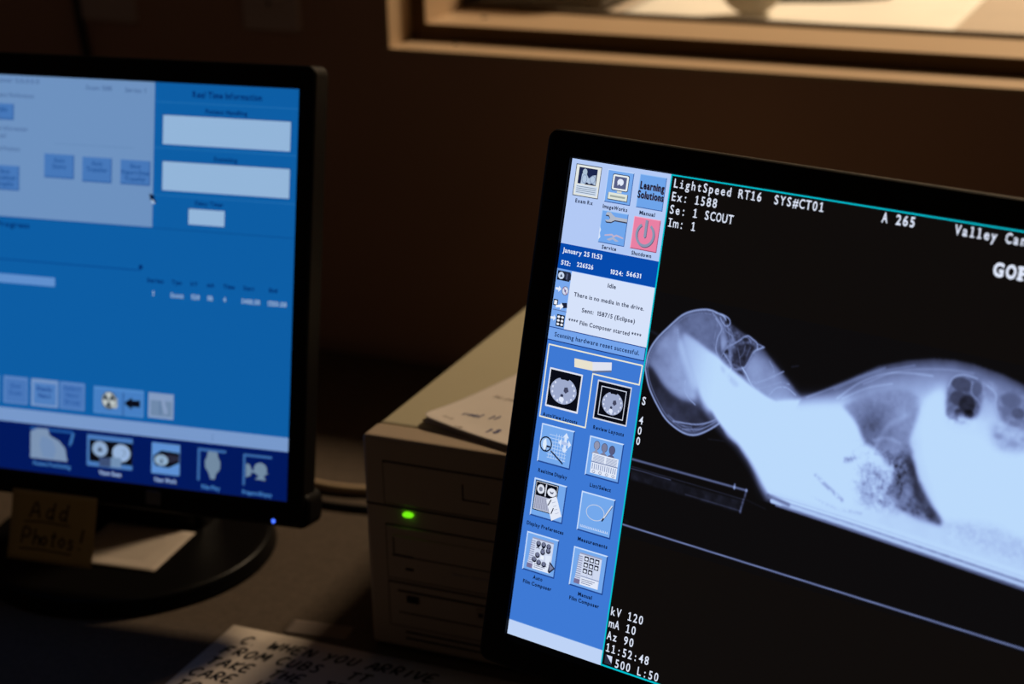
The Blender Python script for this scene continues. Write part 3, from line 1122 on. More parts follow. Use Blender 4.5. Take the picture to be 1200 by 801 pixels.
# chest and belly
top = [(633, 381), (676, 356), (731, 323), (786, 290), (842, 269), (897, 255), (942, 250), (982, 251), (1038, 258), (1080, 268), (1160, 292), (1290, 335)]
body = top + [(1290, 612), (957, 597), (778, 587), (600, 584), (589, 576), (585, 480)]
mb_ = pmask(body, 1.6, smooth=False)
dt = pdist(top)
prof = .16 + .74 * np.clip(dt / 95, 0, 1) ** .75 + .06 * (sm - .5)
I = np.where(mb_ > .01, mixin(I, mb_, prof), I)
I = mixin(I, pmask([(578, 400), (640, 386), (690, 376), (745, 372), (790, 420), (830, 470), (840, 560), (600, 582), (560, 470)], 12), 1.02)
I = mixin(I, pmask([(893, 330), (925, 300), (945, 370), (1010, 372), (1060, 400), (1120, 370), (1300, 390), (1300, 600), (990, 575), (955, 530), (905, 440), (888, 380)], 8, smooth=False), 1.02)
for pts, v in (([(709, 368), (751, 330), (800, 303), (850, 292), (900, 288)], .20), ([(643, 379), (705, 345), (754, 316), (800, 292)], .16), ([(760, 330), (830, 292), (920, 272), (980, 268)], .13), ([(700, 352), (780, 306), (860, 276)], .12), ([(720, 366), (770, 336), (820, 318)], .14)):
    I += stroke(pts, 1.8, 2.0) * v * (I < .92)
lungu = pmask([(723, 379), (756, 358), (795, 338), (840, 325), (869, 326), (883, 339), (883, 370), (875, 409), (876, 430), (841, 469), (814, 448), (782, 439), (758, 406)], 4)
core = np.clip(1 - np.hypot((GX - 790) / 62, (GY - 402) / 52), 0, 1)
I = mixin(I, lungu, .50 + .12 * (sm - .5) - .20 * core + .06 * (fine - .5) + .10 * np.clip((GX - 830) / 50, 0, 1) * np.clip((400 - GY) / 60, 0, 1))
I = np.maximum(I, stroke([(728, 376), (790, 341), (840, 324), (872, 325), (885, 340), (885, 372), (878, 408)], 1.0, 1.6) * .0)
I += lungu * .10 * stroke([(806, 440), (824, 400), (858, 372)], 5, 6) + lungu * .12 * stroke([(800, 430), (830, 420), (856, 424)], 3, 4)
wedge = pmask([(850, 450), (876, 425), (890, 450), (904, 478), (937, 518), (969, 552), (927, 556), (872, 545), (835, 536), (852, 500)], 4)
I = mixin(I, wedge, .20 + .40 * (noise(11, 21) - .2) + .10 * (fine - .5))
I = mixin(I, pmask([(874, 440), (890, 452), (906, 485), (940, 525), (968, 552), (935, 545), (905, 518), (888, 480)], 4), .10 + .20 * noise(14, 22))
I = mixin(I, wedge * pmask([(845, 500), (880, 480), (905, 530), (870, 540)], 8) * .6, .42 + .3 * (noise(8, 27) - .4))
low = pmask([(780, 480), (830, 480), (850, 520), (880, 550), (820, 558), (785, 545)], 8)
I = mixin(I, low * .8, .66 + .60 * (noise(9, 23) - .4))
mottle = pmask([(760, 440), (860, 450), (880, 520), (860, 550), (785, 545), (765, 490)], 12)
I -= mottle * .36 * np.clip(noise(8, 25) - .46, 0, 1) * 2
I = mixin(I, stroke([(748, 480), (766, 472)], 8, 6) * .8 * np.clip(noise(8, 31) * 2 - .5, 0, 1), .4)
I = mixin(I, stroke([(690, 522), (712, 535), (738, 548), (754, 556)], 5, 5) * .7 * np.clip(noise(7, 32) * 2.4 - .5, 0, 1), .45)
I = mixin(I, stroke([(690, 566), (740, 574), (800, 572)], 4, 4) * .35 * np.clip(noise(7, 33) * 2.4 - .5, 0, 1), .5)
I = mixin(I, pmask([(960, 548), (1059, 530), (1129, 540), (1290, 545), (1290, 590), (1100, 585), (1000, 572)], 8) * .5, .66 + .3 * (fine - .5))
# bowel gas: two pockets full of bubbles
for pts, v, s_ in (([(934, 300), (942, 282), (962, 275), (988, 277), (1002, 288), (1006, 318), (1000, 346), (972, 360), (946, 362), (936, 335)], .34, 3.5), ([(998, 280), (1018, 277), (1032, 288), (1030, 310), (1010, 306)], .56, 4), ([(1034, 300), (1048, 285), (1072, 283), (1096, 296), (1108, 318), (1100, 348), (1072, 352), (1046, 338), (1036, 318)], .42, 4), ([(1030, 352), (1060, 346), (1110, 356), (1112, 384), (1080, 394), (1046, 388)], .70, 7), ([(1120, 300), (1160, 304), (1180, 330), (1150, 350), (1122, 336)], .5, 5)):
    m = pmask(pts, s_)
    I = mixin(I, m, v + .18 * (noise(13, 61) - .5) + .16 * (fine - .5))
for cx, cy, rx, ry, v, s_ in ((960, 292, 21, 13, .24, 3), (958, 318, 17, 14, .22, 4), (978, 326, 17, 18, .12, 5), (984, 343, 11, 10, .03, 4), (965, 345, 12, 9, .16, 4), (992, 294, 11, 13, .30, 3), (947, 345, 9, 11, .32, 4), (1062, 302, 20, 14, .32, 4), (1080, 322, 15, 11, .28, 4), (1056, 322, 11, 9, .36, 4), (1078, 342, 14, 6, .40, 4), (1050, 370, 12, 7, .52, 5), (1080, 378, 12, 7, .56, 5), (1098, 366, 9, 6, .58, 5)):
    m = np.clip((1.12 - np.hypot((GX - cx) / rx, (GY - cy) / ry)) * min(rx, ry) / s_, 0, 1)
    I = mixin(I, m * (.62 + .5 * fine), v)
I = mixin(I, pmask([(925, 358), (960, 352), (1000, 352), (1020, 372), (980, 382), (935, 376)], 6) * np.clip(noise(9, 63) * 2.2 - .4, 0, 1), .98)
I = np.maximum(I, stroke([(934, 302), (942, 283), (962, 274), (990, 276)], 1.6, 1.8) * .88)
I = np.maximum(I, stroke([(981, 284), (983, 304), (1000, 316), (1006, 330)], 1.6, 2) * .66)
I = np.maximum(I, stroke([(1010, 284), (1030, 296), (1034, 318), (1046, 340)], 3, 4) * .84)
# couch, head rest and the straight table line
I = mixin(I, pmask([(594, 574), (778, 580), (1290, 606), (1290, 624), (957, 606), (778, 597), (604, 590)], 1.4, smooth=False), .95)
I = np.where(GY > 599 + (GX - 600) * .033, np.minimum(I, .012), I)
for pts, w, v in (([(600, 581), (778, 588), (957, 598), (1290, 617)], 1.6, .80), ([(604, 588), (778, 595), (957, 605), (1290, 625)], 2.0, .62), ([(602, 593), (786, 602), (957, 612), (1290, 632)], 8, .84), ([(612, 600), (786, 609), (957, 619), (1290, 640)], 2.4, .40)):
    I = mixin(I, stroke(pts, w, 1.5, False), v)
I = mixin(I, stroke([(625, 597), (786, 605), (957, 615), (1290, 636)], 1.0, 1.0, False), .45)
I = mixin(I, stroke([(592, 584), (640, 592)], 6, 3) * .7, .25)
rest = .34 * stroke([(257, 584), (541, 586)], 4.2, 1.2, False) + .20 * stroke([(257, 599), (538, 605)], 1.4, 1, False) + .34 * stroke([(257, 603), (360, 605)], 1.2, .8, False)
rest += .09 * pmask([(257, 605), (536, 608), (533, 633), (262, 626)], 1.5, smooth=False) * (.55 + .9 * noise(16, 41)) + .14 * stroke([(400, 626), (533, 629)], 1.3, 1.2, False)
rest += .30 * stroke([(541, 584), (534, 632)], 4, 1.6, False) * (.5 + noise(5, 42, 1) * .7) + .45 * stroke([(512, 580), (512, 589)], 3, 1.4, False)
I = np.maximum(I, np.clip(rest, 0, .62))
I = np.maximum(I, .10 * stroke([(543, 604), (590, 612)], 1.6, 1.4, False))
I = np.maximum(I, .52 * stroke([(258, 721.5), (808, 731), (1290, 739)], 2.6, 1, False))
I = np.maximum(I, .06 * stroke([(262, 712), (270, 714)], 5, 3, False))
I = np.maximum(I, .10 * stroke([(258, 318), (276, 322)], 5, 4, False))
I = np.clip(blur(I, .7) + .012 * (fine - .5) * (I > .1), 0.0, 1.0)

ramp = np.array([(0, 12, 10, 10), (.08, 20, 20, 27), (.2, 50, 54, 78), (.35, 92, 104, 146), (.5, 122, 138, 186), (.65, 146, 168, 218), (.8, 166, 192, 238), (.92, 182, 212, 250), (1, 187, 218, 252)], float)
cols = np.stack([np.interp(I, ramp[:, 0], ramp[:, k]) for k in (1, 2, 3)], -1) / 255
cols = np.where(cols <= .04045, cols / 12.92, ((cols + .055) / 1.055) ** 2.4)
H_, W_ = GX.shape
nv = H_ * W_
o3, e1, e2, e3 = Vector(RM.o), RM.ex, RM.ey, RM.ew
px = GX.ravel() / 1280 * RM.W
py = GY.ravel() / 1024 * RM.H
co = np.stack([o3[k] + px * e1[k] + py * e2[k] + .00018 * e3[k] for k in range(3)], -1).astype(np.float32)
ii, jj = np.meshgrid(np.arange(H_ - 1), np.arange(W_ - 1), indexing='ij')
a0 = (ii * W_ + jj).ravel()
quads = np.stack([a0, a0 + W_, a0 + W_ + 1, a0 + 1], -1).astype(np.int32)
me = bpy.data.meshes.new('radiograph')
me.vertices.add(nv)
me.vertices.foreach_set('co', co.ravel())
me.loops.add(quads.size)
me.loops.foreach_set('vertex_index', quads.ravel())
me.polygons.add(len(quads))
me.polygons.foreach_set('loop_start', np.arange(0, quads.size, 4, dtype=np.int32))
me.update(calc_edges=True)
att = me.attributes.new('exposure', 'FLOAT_COLOR', 'POINT')
att.data.foreach_set('color', np.concatenate([cols.reshape(-1, 3), np.ones((nv, 1))], -1).astype(np.float32).ravel())
me.materials.append(xray_mat())
o = link(bpy.data.objects.new('radiograph', me), scr)
o['label'] = 'bluish white side view of a head and chest'

# ================================================================ blue screen of the other monitor
sc2 = LM.screen
BLUE, PALE, FIELD, TXT, NAVY = (13, 93, 164), (109, 145, 191), (147, 181, 217), (3, 38, 102), (2, 24, 92)
FAINT = (66, 124, 192)
sh = LM.sheet()
sh.rect(0, 0, 1280, 1024, BLUE)
sh.rect(0, 362.4, 1280, 364.6, (8, 76, 142), 2)
for y0, y1 in ((47, 49), (161, 164), (279, 281)):
    sh.rect(892, y0, 1280, y0 + 1.6, (36, 112, 180), 2)
sh.rect(300, 472, 859, 474.6, (6, 66, 136), 2)
sh.ell(859, 465, 5.5, 6, TXT, 2)
sh.rect(300, 511, 613, 534, (96, 144, 206), 2)
sh.rect(0, 862, 1280, 898, (119, 152, 202), 2)
sh.rect(1070, 872, 1071.5, 892, (90, 120, 170), 3)
sh.rect(0, 898, 1280, 1024, NAVY, 2)
sh.build('page_background', sc2)
sh = LM.sheet()
sh.rect(0, 0, 889, 362, PALE, 2)
sh.rect(607, 166, 833, 168, (100, 136, 182), 3)
PT = (70, 100, 148)
for t, x, y, w in (('Scanner 0.0.0.0.0', 420, 19, 140), ('Patient Reference', 420, 56, 125), ('Parameter Information', 390, 141, 137), ('Axial', 430, 160, 34), ('Protocol Position', 400, 193, 106), ('Exam: 1588', 696, 27, 72), ('Series: 1', 806, 28, 58)):
    sh.text(t, x, y, 11, PT, 4, width=w, bold=.01)
sh.build('form_panel', sc2, 'pale blue form area at the top of the screen')


def bluebtn(x0, y0, x1, y1, lines, label=None):
    sh = LM.sheet()
    sh.rect(x0, y0, x1, y1, (44, 92, 158), 3)
    sh.rect(x0, y0, x1 - 3, y1 - 3.5, (70, 119, 184), 4)
    for k, t in enumerate(lines):
        sh.text(t, (x0 + x1) / 2, y0 + 20 + 16 * k, 10.5, (22, 74, 142), 5, width=min(len(t) * 7.5, (x1 - x0) * .92), bold=.02, center=True)
    return sh.build('form_button', sc2, label)


bluebtn(420, 73, 487, 114, ['Edit'])
bluebtn(420, 231, 505, 294, ['Show', 'Localizer', 'Graphic'])
bluebtn(578, 194, 664, 255, ['Auto', 'Store'])
bluebtn(688, 196, 772, 259, ['Auto', 'Transfer'])
bluebtn(797, 197, 881, 259, ['Show', 'Report Dose', 'Transfer'])

for t, cx, y, w, h in (('Real Time Information', 1088, 33, 188, 15), ('Patient Handling', 1087, 71, 113, 10.5), ('Scanning', 1088, 187, 64, 10.5), ('Delay Timer', 1046, 299, 78, 10.5), ('Progress', 488, 388, 96, 13)):
    sh = LM.sheet()
    sh.text(t, cx, y, h, TXT, 4, width=w, bold=.03, center=True)
    sh.build('caption_text', sc2, 'dark blue lettering ' + t)
sh = LM.sheet()
for (x, x2), t in zip(((878, 924), (948, 975), (1001, 1019), (1046, 1066), (1091, 1122), (1146, 1175), (1216, 1238)), ('Series', 'Type', 'kV', 'mA', 'Time', 'Start', 'End')):
    sh.text(t, x, 501, 9.5, TXT, 4, width=x2 - x, bold=.05)
sh.build('heading_text', sc2, 'dark blue lettering of the table headings')
sh = LM.sheet()
for (x, x2), t in zip(((893, 898), (945, 981), (1002, 1026), (1047, 1062), (1092, 1099), (1142, 1192), (1214, 1264)), ('1', 'Scout', '120', '10', '4', 'S400.00', 'I350.00')):
    sh.text(t, x, 535, 11.5, (150, 178, 212), 4, width=x2 - x, bold=.03)
sh.build('value_text', sc2, 'pale lettering of the single table row')
for x0, y0, x1, y1, lb in ((914, 80, 1261, 152, 'upper of two wide pale boxes'), (915, 195, 1262, 267, 'lower of two wide pale boxes'), (990, 309, 1089, 348, 'small pale box under the two wide ones')):
    sh = LM.sheet()
    sh.rect(x0 - 3, y0 - 3, x1 + 2, y1 + 2, (26, 84, 148), 2)
    sh.rect(x0, y0, x1, y1, FIELD, 3)
    sh.build('text_field', sc2, lb)
sh = LM.sheet()
sh.poly([(879, 277), (897, 284), (892, 288), (899, 297), (895, 300), (888, 291), (884, 297)], (4, 14, 44), 6)
sh.poly([(888, 289), (899, 296), (894, 303), (886, 300)], (176, 200, 230), 5)
sh.build('mouse_pointer', sc2, 'dark arrow pointer with a pale edge')

# lower row of buttons
for x0, x1, bright, lines in ((375, 452, 0, ['New']), (464, 537, 0, ['End', 'Exam']), (547, 627, 1, ['Ready', 'Next']), (632, 705, 0, ['Select', 'Next', 'Group'])):
    sh = LM.sheet()
    sh.rect(x0, 778, x1, 850, (116, 148, 196) if bright else (88, 130, 192), 3)
    q = 6 if bright else 4
    sh.rect(x0 + q + 2, 778 + q + 4, x1 - q, 850 - q, (78, 126, 190) if bright else (72, 118, 184), 4)
    for k, t in enumerate(lines):
        sh.text(t, (x0 + x1) / 2, 808 + 18 * k - (9 if len(lines) > 2 else 0), 11, (16, 64, 140) if bright else (44, 92, 164), 5, width=min(len(t) * 9, 50), bold=.035, center=True)
    sh.build('page_button', sc2, 'brighter outlined button' if bright else None)
sh = LM.sheet()
sh.rect(731, 781, 875, 851, (78, 136, 202), 3)
sh.rect(734, 788, 872, 848, (70, 126, 194), 4)
sh.rect(815, 791, 818, 853, (30, 76, 140), 5)
sh.poly(rrect(781, 806, 800, 834, 5), (170, 178, 180), 5)
sh.ell(776, 815, 22, 23, (60, 66, 72), 5)
sh.ell(775, 814, 19, 20, (190, 198, 198), 6)
for a in (-90, 30, 150):
    t0, t1 = math.radians(a - 30 + 60), math.radians(a + 30 + 60)
    sh.poly([(775, 814), (775 + 18 * math.cos(t0), 814 + 19 * math.sin(t0)), (775 + 18 * math.cos((t0 + t1) / 2), 814 + 19 * math.sin((t0 + t1) / 2)), (775 + 18 * math.cos(t1), 814 + 19 * math.sin(t1))], (54, 66, 76), 7)
sh.poly([(819, 818), (842, 801), (842, 809), (865, 807), (865, 825), (842, 825), (842, 833)], (10, 12, 24), 6)
sh.build('page_button', sc2, 'wide button with a round grey wheel and a black arrow')
sh = LM.sheet()
sh.rect(888, 783, 960, 848, (130, 154, 192), 3)
sh.rect(895, 802, 955, 842, (110, 136, 170), 4)
sh.poly([(920, 795), (932, 795), (944, 830), (936, 838)], (134, 156, 192), 5)
sh.rect(920, 802, 926, 838, (96, 124, 160), 6)
sh.build('page_button', sc2, 'greyish button with a faint slanted shape')

# picture tabs in the dark blue strip
TH = (122, 146, 178)
sh = LM.sheet()
sh.rect(546, 906, 672, 913, (30, 80, 152), 4)
sh.poly([(547, 918), (566, 908), (598, 907), (604, 924), (632, 936), (650, 954), (657, 988), (547, 988)], TH, 5)
sh.poly([(670, 910), (677, 912), (670, 938), (662, 948), (661, 938)], (56, 110, 176), 5)
sh.poly([(580, 926), (612, 936), (624, 960), (616, 984), (584, 982), (574, 952)], (112, 140, 180), 6)
sh.text('Patient Positioning', 556, 1006, 10, FAINT, 5, width=110, bold=.04)
sh.build('picture_tab', sc2, 'picture tab with a grey shoulder shape')
sh = LM.sheet()
sh.rect(714, 909, 846, 991, (72, 120, 186), 4)
sh.rect(721, 921, 846, 979, (10, 10, 18), 5)
sh.ell(752, 944, 22, 20, (140, 168, 204), 6)
sh.poly([(744, 950), (752, 938), (760, 950)], (20, 26, 50), 7)
sh.ell(814, 949, 26, 23, (150, 178, 216), 6)
sh.ring(818, 948, 7, 8, 1.6, (60, 80, 120), 7, -90, 90)
sh.rect(750, 965, 784, 989, (60, 78, 116), 7)
sh.rect(784, 962, 814, 988, (112, 142, 178), 8)
sh.text('View Scan', 750, 1011, 10.5, (160, 186, 226), 5, width=64, bold=.04)
sh.build('picture_tab', sc2, 'picture tab with two bright ovals on black')
sh = LM.sheet()
sh.rect(901, 911, 981, 991, (92, 142, 208), 4)
sh.poly([(906, 945), (928, 930), (980, 932), (980, 957), (950, 973), (912, 971), (906, 958)], (8, 8, 18), 5)
sh.poly([(940, 938), (980, 940), (980, 952), (952, 960)], (40, 40, 58), 6)
sh.ell(929, 955, 19, 14, (150, 180, 208), 6)
sh.ring(929, 955, 12, 9, 2, (90, 120, 160), 7)
sh.poly([(925, 961), (930, 950), (934, 960)], (12, 20, 40), 7)
sh.text('View Work', 909, 1012, 10.5, (150, 178, 220), 5, width=64, bold=.04)
sh.build('picture_tab', sc2, 'picture tab with a dark scanner tunnel')
sh = LM.sheet()
sh.rect(1031, 912, 1110, 919, (56, 102, 166), 4)
sh.rect(1031, 912, 1038, 996, (56, 102, 166), 4)
sh.poly([(1060, 918), (1086, 918), (1088, 930), (1095, 944), (1094, 962), (1084, 974), (1080, 989), (1068, 989), (1063, 974), (1053, 960), (1052, 944), (1058, 930)], (112, 136, 160), 5)
sh.text('Film Play', 1044, 1016, 10, FAINT, 5, width=52, bold=.04)
sh.build('picture_tab', sc2, 'picture tab with a grey bulb shape')
sh = LM.sheet()
sh.rect(1158, 914, 1237, 920, (56, 102, 166), 4)
sh.rect(1158, 914, 1164, 995, (56, 102, 166), 4)
sh.poly([(1166, 938), (1176, 940), (1182, 952), (1180, 968), (1166, 974)], (112, 136, 160), 5)
sh.ell(1206, 950, 18, 17, (112, 136, 160), 5)
sh.poly([(1188, 955), (1229, 957), (1216, 966), (1222, 977), (1192, 976), (1204, 966)], (112, 136, 160), 6)
sh.rect(1180, 954, 1192, 960, (112, 136, 160), 6)
sh.text('Prepare Biopsy', 1158, 1017, 10, FAINT, 5, width=82, bold=.04)
sh.build('picture_tab', sc2, 'picture tab with a grey lamp shape')

# badge and power light on the blue monitor
def mbox(mon, x0, y0, x1, y1, w0, w1, m, name, parent, label=None):
    g = Geo()
    f = lambda grow, w: [mon.P(x, y, w) for x, y in rrect(x0 - grow, y0 - grow, x1 + grow, y1 + grow, .0012, 3)]
    g.loops([f(0, w0), f(0, w1 - .0003), f(-.0003, w1)], m, cap1=True)
    o = g.build(name, parent)
    if label:
        o['label'] = label
    return o


U, V_ = .376 / 1280, .301 / 1024
mbox(LM, 890 * U, 1036 * V_, 932 * U, 1072 * V_, .0017, .0026, M['grey_badge'], 'badge', LM.root, 'small dark grey square badge')
mbox(LM, 1244 * U, 1071 * V_, 1253 * U, 1081 * V_, .0017, .0027, em((70, 110, 255), 2.0), 'power_light', LM.root, 'tiny blue power light')
mbox(RM, .335, .3105, .341, .3130, .0017, .0026, M['grey_badge'], 'power_button', RM.root)
for k in range(4):
    mbox(RM, .255 + k * .018, .3105, .263 + k * .018, .3130, .0017, .0025, M['satin'], 'menu_key', RM.root)

# ================================================================ beige computer case
TX, TY, TW, TD, THt = -.5907, 1.0616, .212, .315, .1678
pc = thing('computer_case', 'beige desktop computer with drive bays behind the radiograph monitor', 'computer', (TX, TY, DZ))
g = Geo()
g.box(.0012, TW - .0012, .0272, TD, .003, THt - .0006, M['cover'], .0025)
g.build('cover', pc)
g = Geo()
g.box(0, TW, .0016, .0262, .003, THt, M['beige'], .0035, 3)
# raised border of the fascia around the bays
g.build('front_panel', pc)
for x in (.012, TW - .012):
    for y in (.03, TD - .03):
        g = Geo()
        g.lathe([(.0001, 0), (.008, 0), (.008, .003), (.0001, .003)], M['groove'], (x, y, 0), 20)
        g.build('foot', pc)


def bay(z0, z1, x0=.0165, x1=.196, name='drive_bay', label=None):
    """Bay front set in a dark gap."""
    g = Geo()
    g.box(x0 - .0008, x1 + .0008, .0011, .0034, z0 - .0008, z1 + .0008, M['groove'])
    g.box(x0, x1, .0, .0030, z0, z1, M['beige'], .0006, 1)
    o = g.build(name, pc)
    if label:
        o['label'] = label
    return o


b1 = bay(.1185, .1495, name='drive_bay_cover', label='blank bay cover with a finger notch')
g = Geo()
g.box(.0775, .0785, -.0002, .001, .1300, .1420, M['groove'])
g.box(.0785, .098, -.0002, .001, .1300, .1310, M['groove'])
g.build('finger_notch', b1)
g = Geo()
g.box(.001, TW - .001, .0012, .0022, .1150, .1162, M['groove'])
g.build('fascia_seam', pc)
led = Geo()
led.poly = None
V = [(.0345 + .0040 * math.cos(2 * PI * k / 24), -.0004, .1115 + .0019 * math.sin(2 * PI * k / 24)) for k in range(24)]
V2 = [(.0345 + .0036 * math.cos(2 * PI * k / 24), -.0012, .1115 + .0015 * math.sin(2 * PI * k / 24)) for k in range(24)]
V0 = [(x, .002, z) for x, y, z in V]
led.loops([V0, V, V2], em((120, 245, 20), 1.0), cap1=True)
o = led.build('power_light', pc)
o['label'] = 'green glowing power light'
cd = bay(.0600, .1010, name='disc_drive', label='disc drive with a tray and a small eject button')
g = Geo()
g.box(.0215, .190, -.0012, .0004, .0790, .0945, M['beige'], .0006, 1)
g.box(.0225, .0232, -.0016, -.0010, .0800, .0930, M['groove'])
g.box(.0225, .038, -.0016, -.0010, .0795, .0800, M['groove'])
g.build('disc_tray', cd)
g = Geo()
g.box(.0205, .191, -.0003, .0004, .0780, .0788, M['groove'])
g.build('tray_slot', cd)
g = Geo()
g.box(.0310, .0372, -.0008, .0004, .0680, .0698, M['groove'], .0003, 1)
g.build('indicator', cd)
g = Geo()
g.box(.163, .176, -.0016, .0004, .0655, .0710, M['beige_dark'], .0006, 1)
g.build('eject_button', cd)
g = Geo()
for x, w in ((.068, .012), (.082, .018), (.102, .007)):
    g.box(x, x + w, -.0003, .0004, .0705, .0722, M['pencil'])
g.build('drive_lettering', cd)
fd = bay(.0220, .0560, name='floppy_drive', label='floppy drive with a long slot and square button')
g = Geo()
g.box(.024, .186, -.0004, .0004, .0500, .0514, M['groove'])
g.box(.024, .186, -.0004, .0004, .0330, .0338, M['groove'])
g.build('disk_slot', fd)
g = Geo()
g.box(.0310, .0405, -.0015, .0004, .0425, .0478, M['groove'], .0005, 1)
g.build('indicator', fd)
g = Geo()
g.box(.0860, .0935, -.0022, .0004, .0400, .0480, M['beige_dark'], .0006, 1)
g.box(.0880, .0915, -.0026, -.0018, .0425, .0455, M['groove'])
g.build('eject_button', fd)
for z in (.0165, .0115):
    g = Geo()
    g.box(.028, .185, .0010, .0030, z, z + .0012, M['groove'])
    g.build('vent_slot', pc)

# ================================================================ handwriting
STROKES = {
    'A': [[(0, 0), (.45, 1), (.9, 0)], [(.15, .4), (.75, .38)]], 'B': [[(.05, 0), (.1, 1), (.6, .9), (.55, .55), (.1, .52), (.7, .45), (.65, .05), (.05, 0)]],
    'C': [[(.8, .85), (.4, 1), (.05, .5), (.35, 0), (.8, .12)]], 'E': [[(.7, 1), (.1, .98), (.05, .02), (.75, 0)], [(.08, .5), (.6, .52)]],
    'F': [[(.75, 1), (.1, .97), (.05, 0)], [(.08, .5), (.6, .54)]], 'H': [[(.05, 1), (.05, 0)], [(.75, 1), (.7, 0)], [(.05, .5), (.72, .52)]],
    'I': [[(.3, 1), (.28, 0)]], 'K': [[(.05, 1), (.05, 0)], [(.75, 1), (.08, .45), (.8, 0)]], 'L': [[(.1, 1), (.05, 0), (.7, .03)]],
    'M': [[(0, 0), (.1, 1), (.45, .35), (.8, 1), (.9, 0)]], 'N': [[(.05, 0), (.08, 1), (.7, .02), (.75, 1)]], 'O': [[(.4, 1), (.05, .6), (.25, 0), (.7, .2), (.75, .75), (.4, 1)]],
    'R': [[(.05, 0), (.08, 1), (.65, .9), (.6, .5), (.1, .48), (.8, 0)]], 'S': [[(.7, .9), (.3, 1), (.1, .75), (.6, .4), (.55, .05), (.05, .08)]],
    'T': [[(0, .96), (.85, 1)], [(.42, .97), (.4, 0)]], 'U': [[(.05, 1), (.1, .15), (.4, 0), (.68, .2), (.7, 1)]], 'V': [[(0, 1), (.4, 0), (.8, 1)]],
    'W': [[(0, 1), (.2, 0), (.45, .7), (.7, 0), (.95, 1)]], 'Y': [[(0, 1), (.4, .5)], [(.8, 1), (.25, 0)]], 'P': [[(.05, 0), (.08, 1), (.7, .9), (.62, .5), (.1, .46)]],
    'd': [[(.6, .5), (.25, .6), (.05, .25), (.3, 0), (.6, .25)], [(.66, 1.05), (.6, .05), (.75, 0)]], 'h': [[(.05, 1.05), (.05, 0)], [(.06, .4), (.4, .58), (.55, .4), (.55, 0)]],
    'o': [[(.3, .58), (.03, .3), (.3, 0), (.55, .3), (.3, .58)]], 't': [[(.25, .95), (.22, .1), (.4, 0)], [(0, .62), (.5, .66)]], 's': [[(.5, .5), (.2, .58), (.12, .4), (.45, .22), (.35, 0), (.03, .06)]],
    '!': [[(.2, 1.05), (.16, .35)], [(.14, .08), (.16, 0)]], '.': [[(.1, .04), (.16, 0)]], 'e': [[(.05, .3), (.5, .34), (.3, .58), (.05, .3), (.25, 0), (.55, .12)]],
    'r': [[(.05, .55), (.08, 0)], [(.08, .35), (.3, .55), (.5, .5)]], 'n': [[(.05, .55), (.05, 0)], [(.06, .38), (.35, .56), (.5, .38), (.5, 0)]], 'p': [[(.05, .55), (.02, -.4)], [(.05, .45), (.35, .58), (.5, .3), (.3, .02), (.06, .12)]],
    'l': [[(.15, 1.05), (.12, .08), (.28, 0)]], '1': [[(.1, .8), (.25, 1), (.22, 0)]], '8': [[(.5, .85), (.2, 1), (.1, .75), (.55, .3), (.3, 0), (.05, .25), (.5, .7), (.5, .85)]], 'i': [[(.15, .55), (.12, 0)], [(.17, .8), (.19, .84)]],
}


def hand(g, text, x, y, h, w, m, to3, adv=.95, slant=.12):
    """Pen strokes as flat ribbons; to3(u, v) places a point of the sheet."""
    cx = x
    for ch in text:
        if ch == ' ':
            cx += h * .6
            continue
        jx, jy = random.uniform(-.05, .05) * h, random.uniform(-.05, .05) * h
        for st in STROKES[ch]:
            P_ = [(cx + jx + (p[0] + p[1] * slant) * h * .78, y + jy + p[1] * h) for p in st]
            if len(P_) > 2:
                P_ = [(p.x, p.y) for p in spline([(a, b, 0) for a, b in P_], 5)]
            ribbon(g, P_, w, m, to3)
        cx += h * adv * (.78 if ch.islower() or ch in 'I!.1' else 1.0)
    return cx


def ribbon(g, P_, w, m, to3):
    L, R_ = [], []
    for i, p in enumerate(P_):
        a, b = P_[max(i - 1, 0)], P_[min(i + 1, len(P_) - 1)]
        dx, dy = b[0] - a[0], b[1] - a[1]
        d = math.hypot(dx, dy) or 1
        nx, ny = -dy / d * w / 2, dx / d * w / 2
        L.append(to3(p[0] + nx, p[1] + ny))
        R_.append(to3(p[0] - nx, p[1] - ny))
    n = len(P_)
    g.add(L + R_, [(k, k + 1, n + k + 1, n + k) for k in range(n - 1)], m)


def paper_thing(name, label, cat, loc, rotz, w, d, mat, lift=None, th=.0004, nx=12, ny=12, corner=0.0):
    """A sheet w x d lying from its corner; lift(u, v) gives the curl height. Returns (root, surface function)."""
    t = thing(name, label, cat, loc, rotz)
    lift = lift or (lambda u, v: 0.0)
    g = Geo()

    def at(i, j):
        x, y = w * i / nx, d * j / ny
        if x < corner and y < corner:
            q = math.hypot(corner - x, corner - y)
            if q > corner:
                x, y = corner - (corner - x) * corner / q, corner - (corner - y) * corner / q
        return (x, y, th + lift(x / w, y / d))
    top = [at(i, j) for j in range(ny + 1) for i in range(nx + 1)]
    bot = [(x, y, z - th) for x, y, z in top]
    F = []
    N = nx + 1
    for j in range(ny):
        for i in range(nx):
            a = j * N + i
            F.append((a, a + 1, a + 1 + N, a + N))
    B = len(top)
    F2 = [tuple(B + k for k in reversed(f)) for f in F]
    per = [i for i in range(N)] + [j * N + nx for j in range(1, ny + 1)] + [ny * N + i for i in range(nx - 1, -1, -1)] + [j * N for j in range(ny - 1, 0, -1)]
    side = [(per[k], per[(k + 1) % len(per)], B + per[(k + 1) % len(per)], B + per[k]) for k in range(len(per))]
    g.add(top + bot, F + F2 + side, mat, True)
    g.build('sheet', t)
    return t, (lambda u, v: (u, v, th + .00025 + lift(u / w, v / d)))


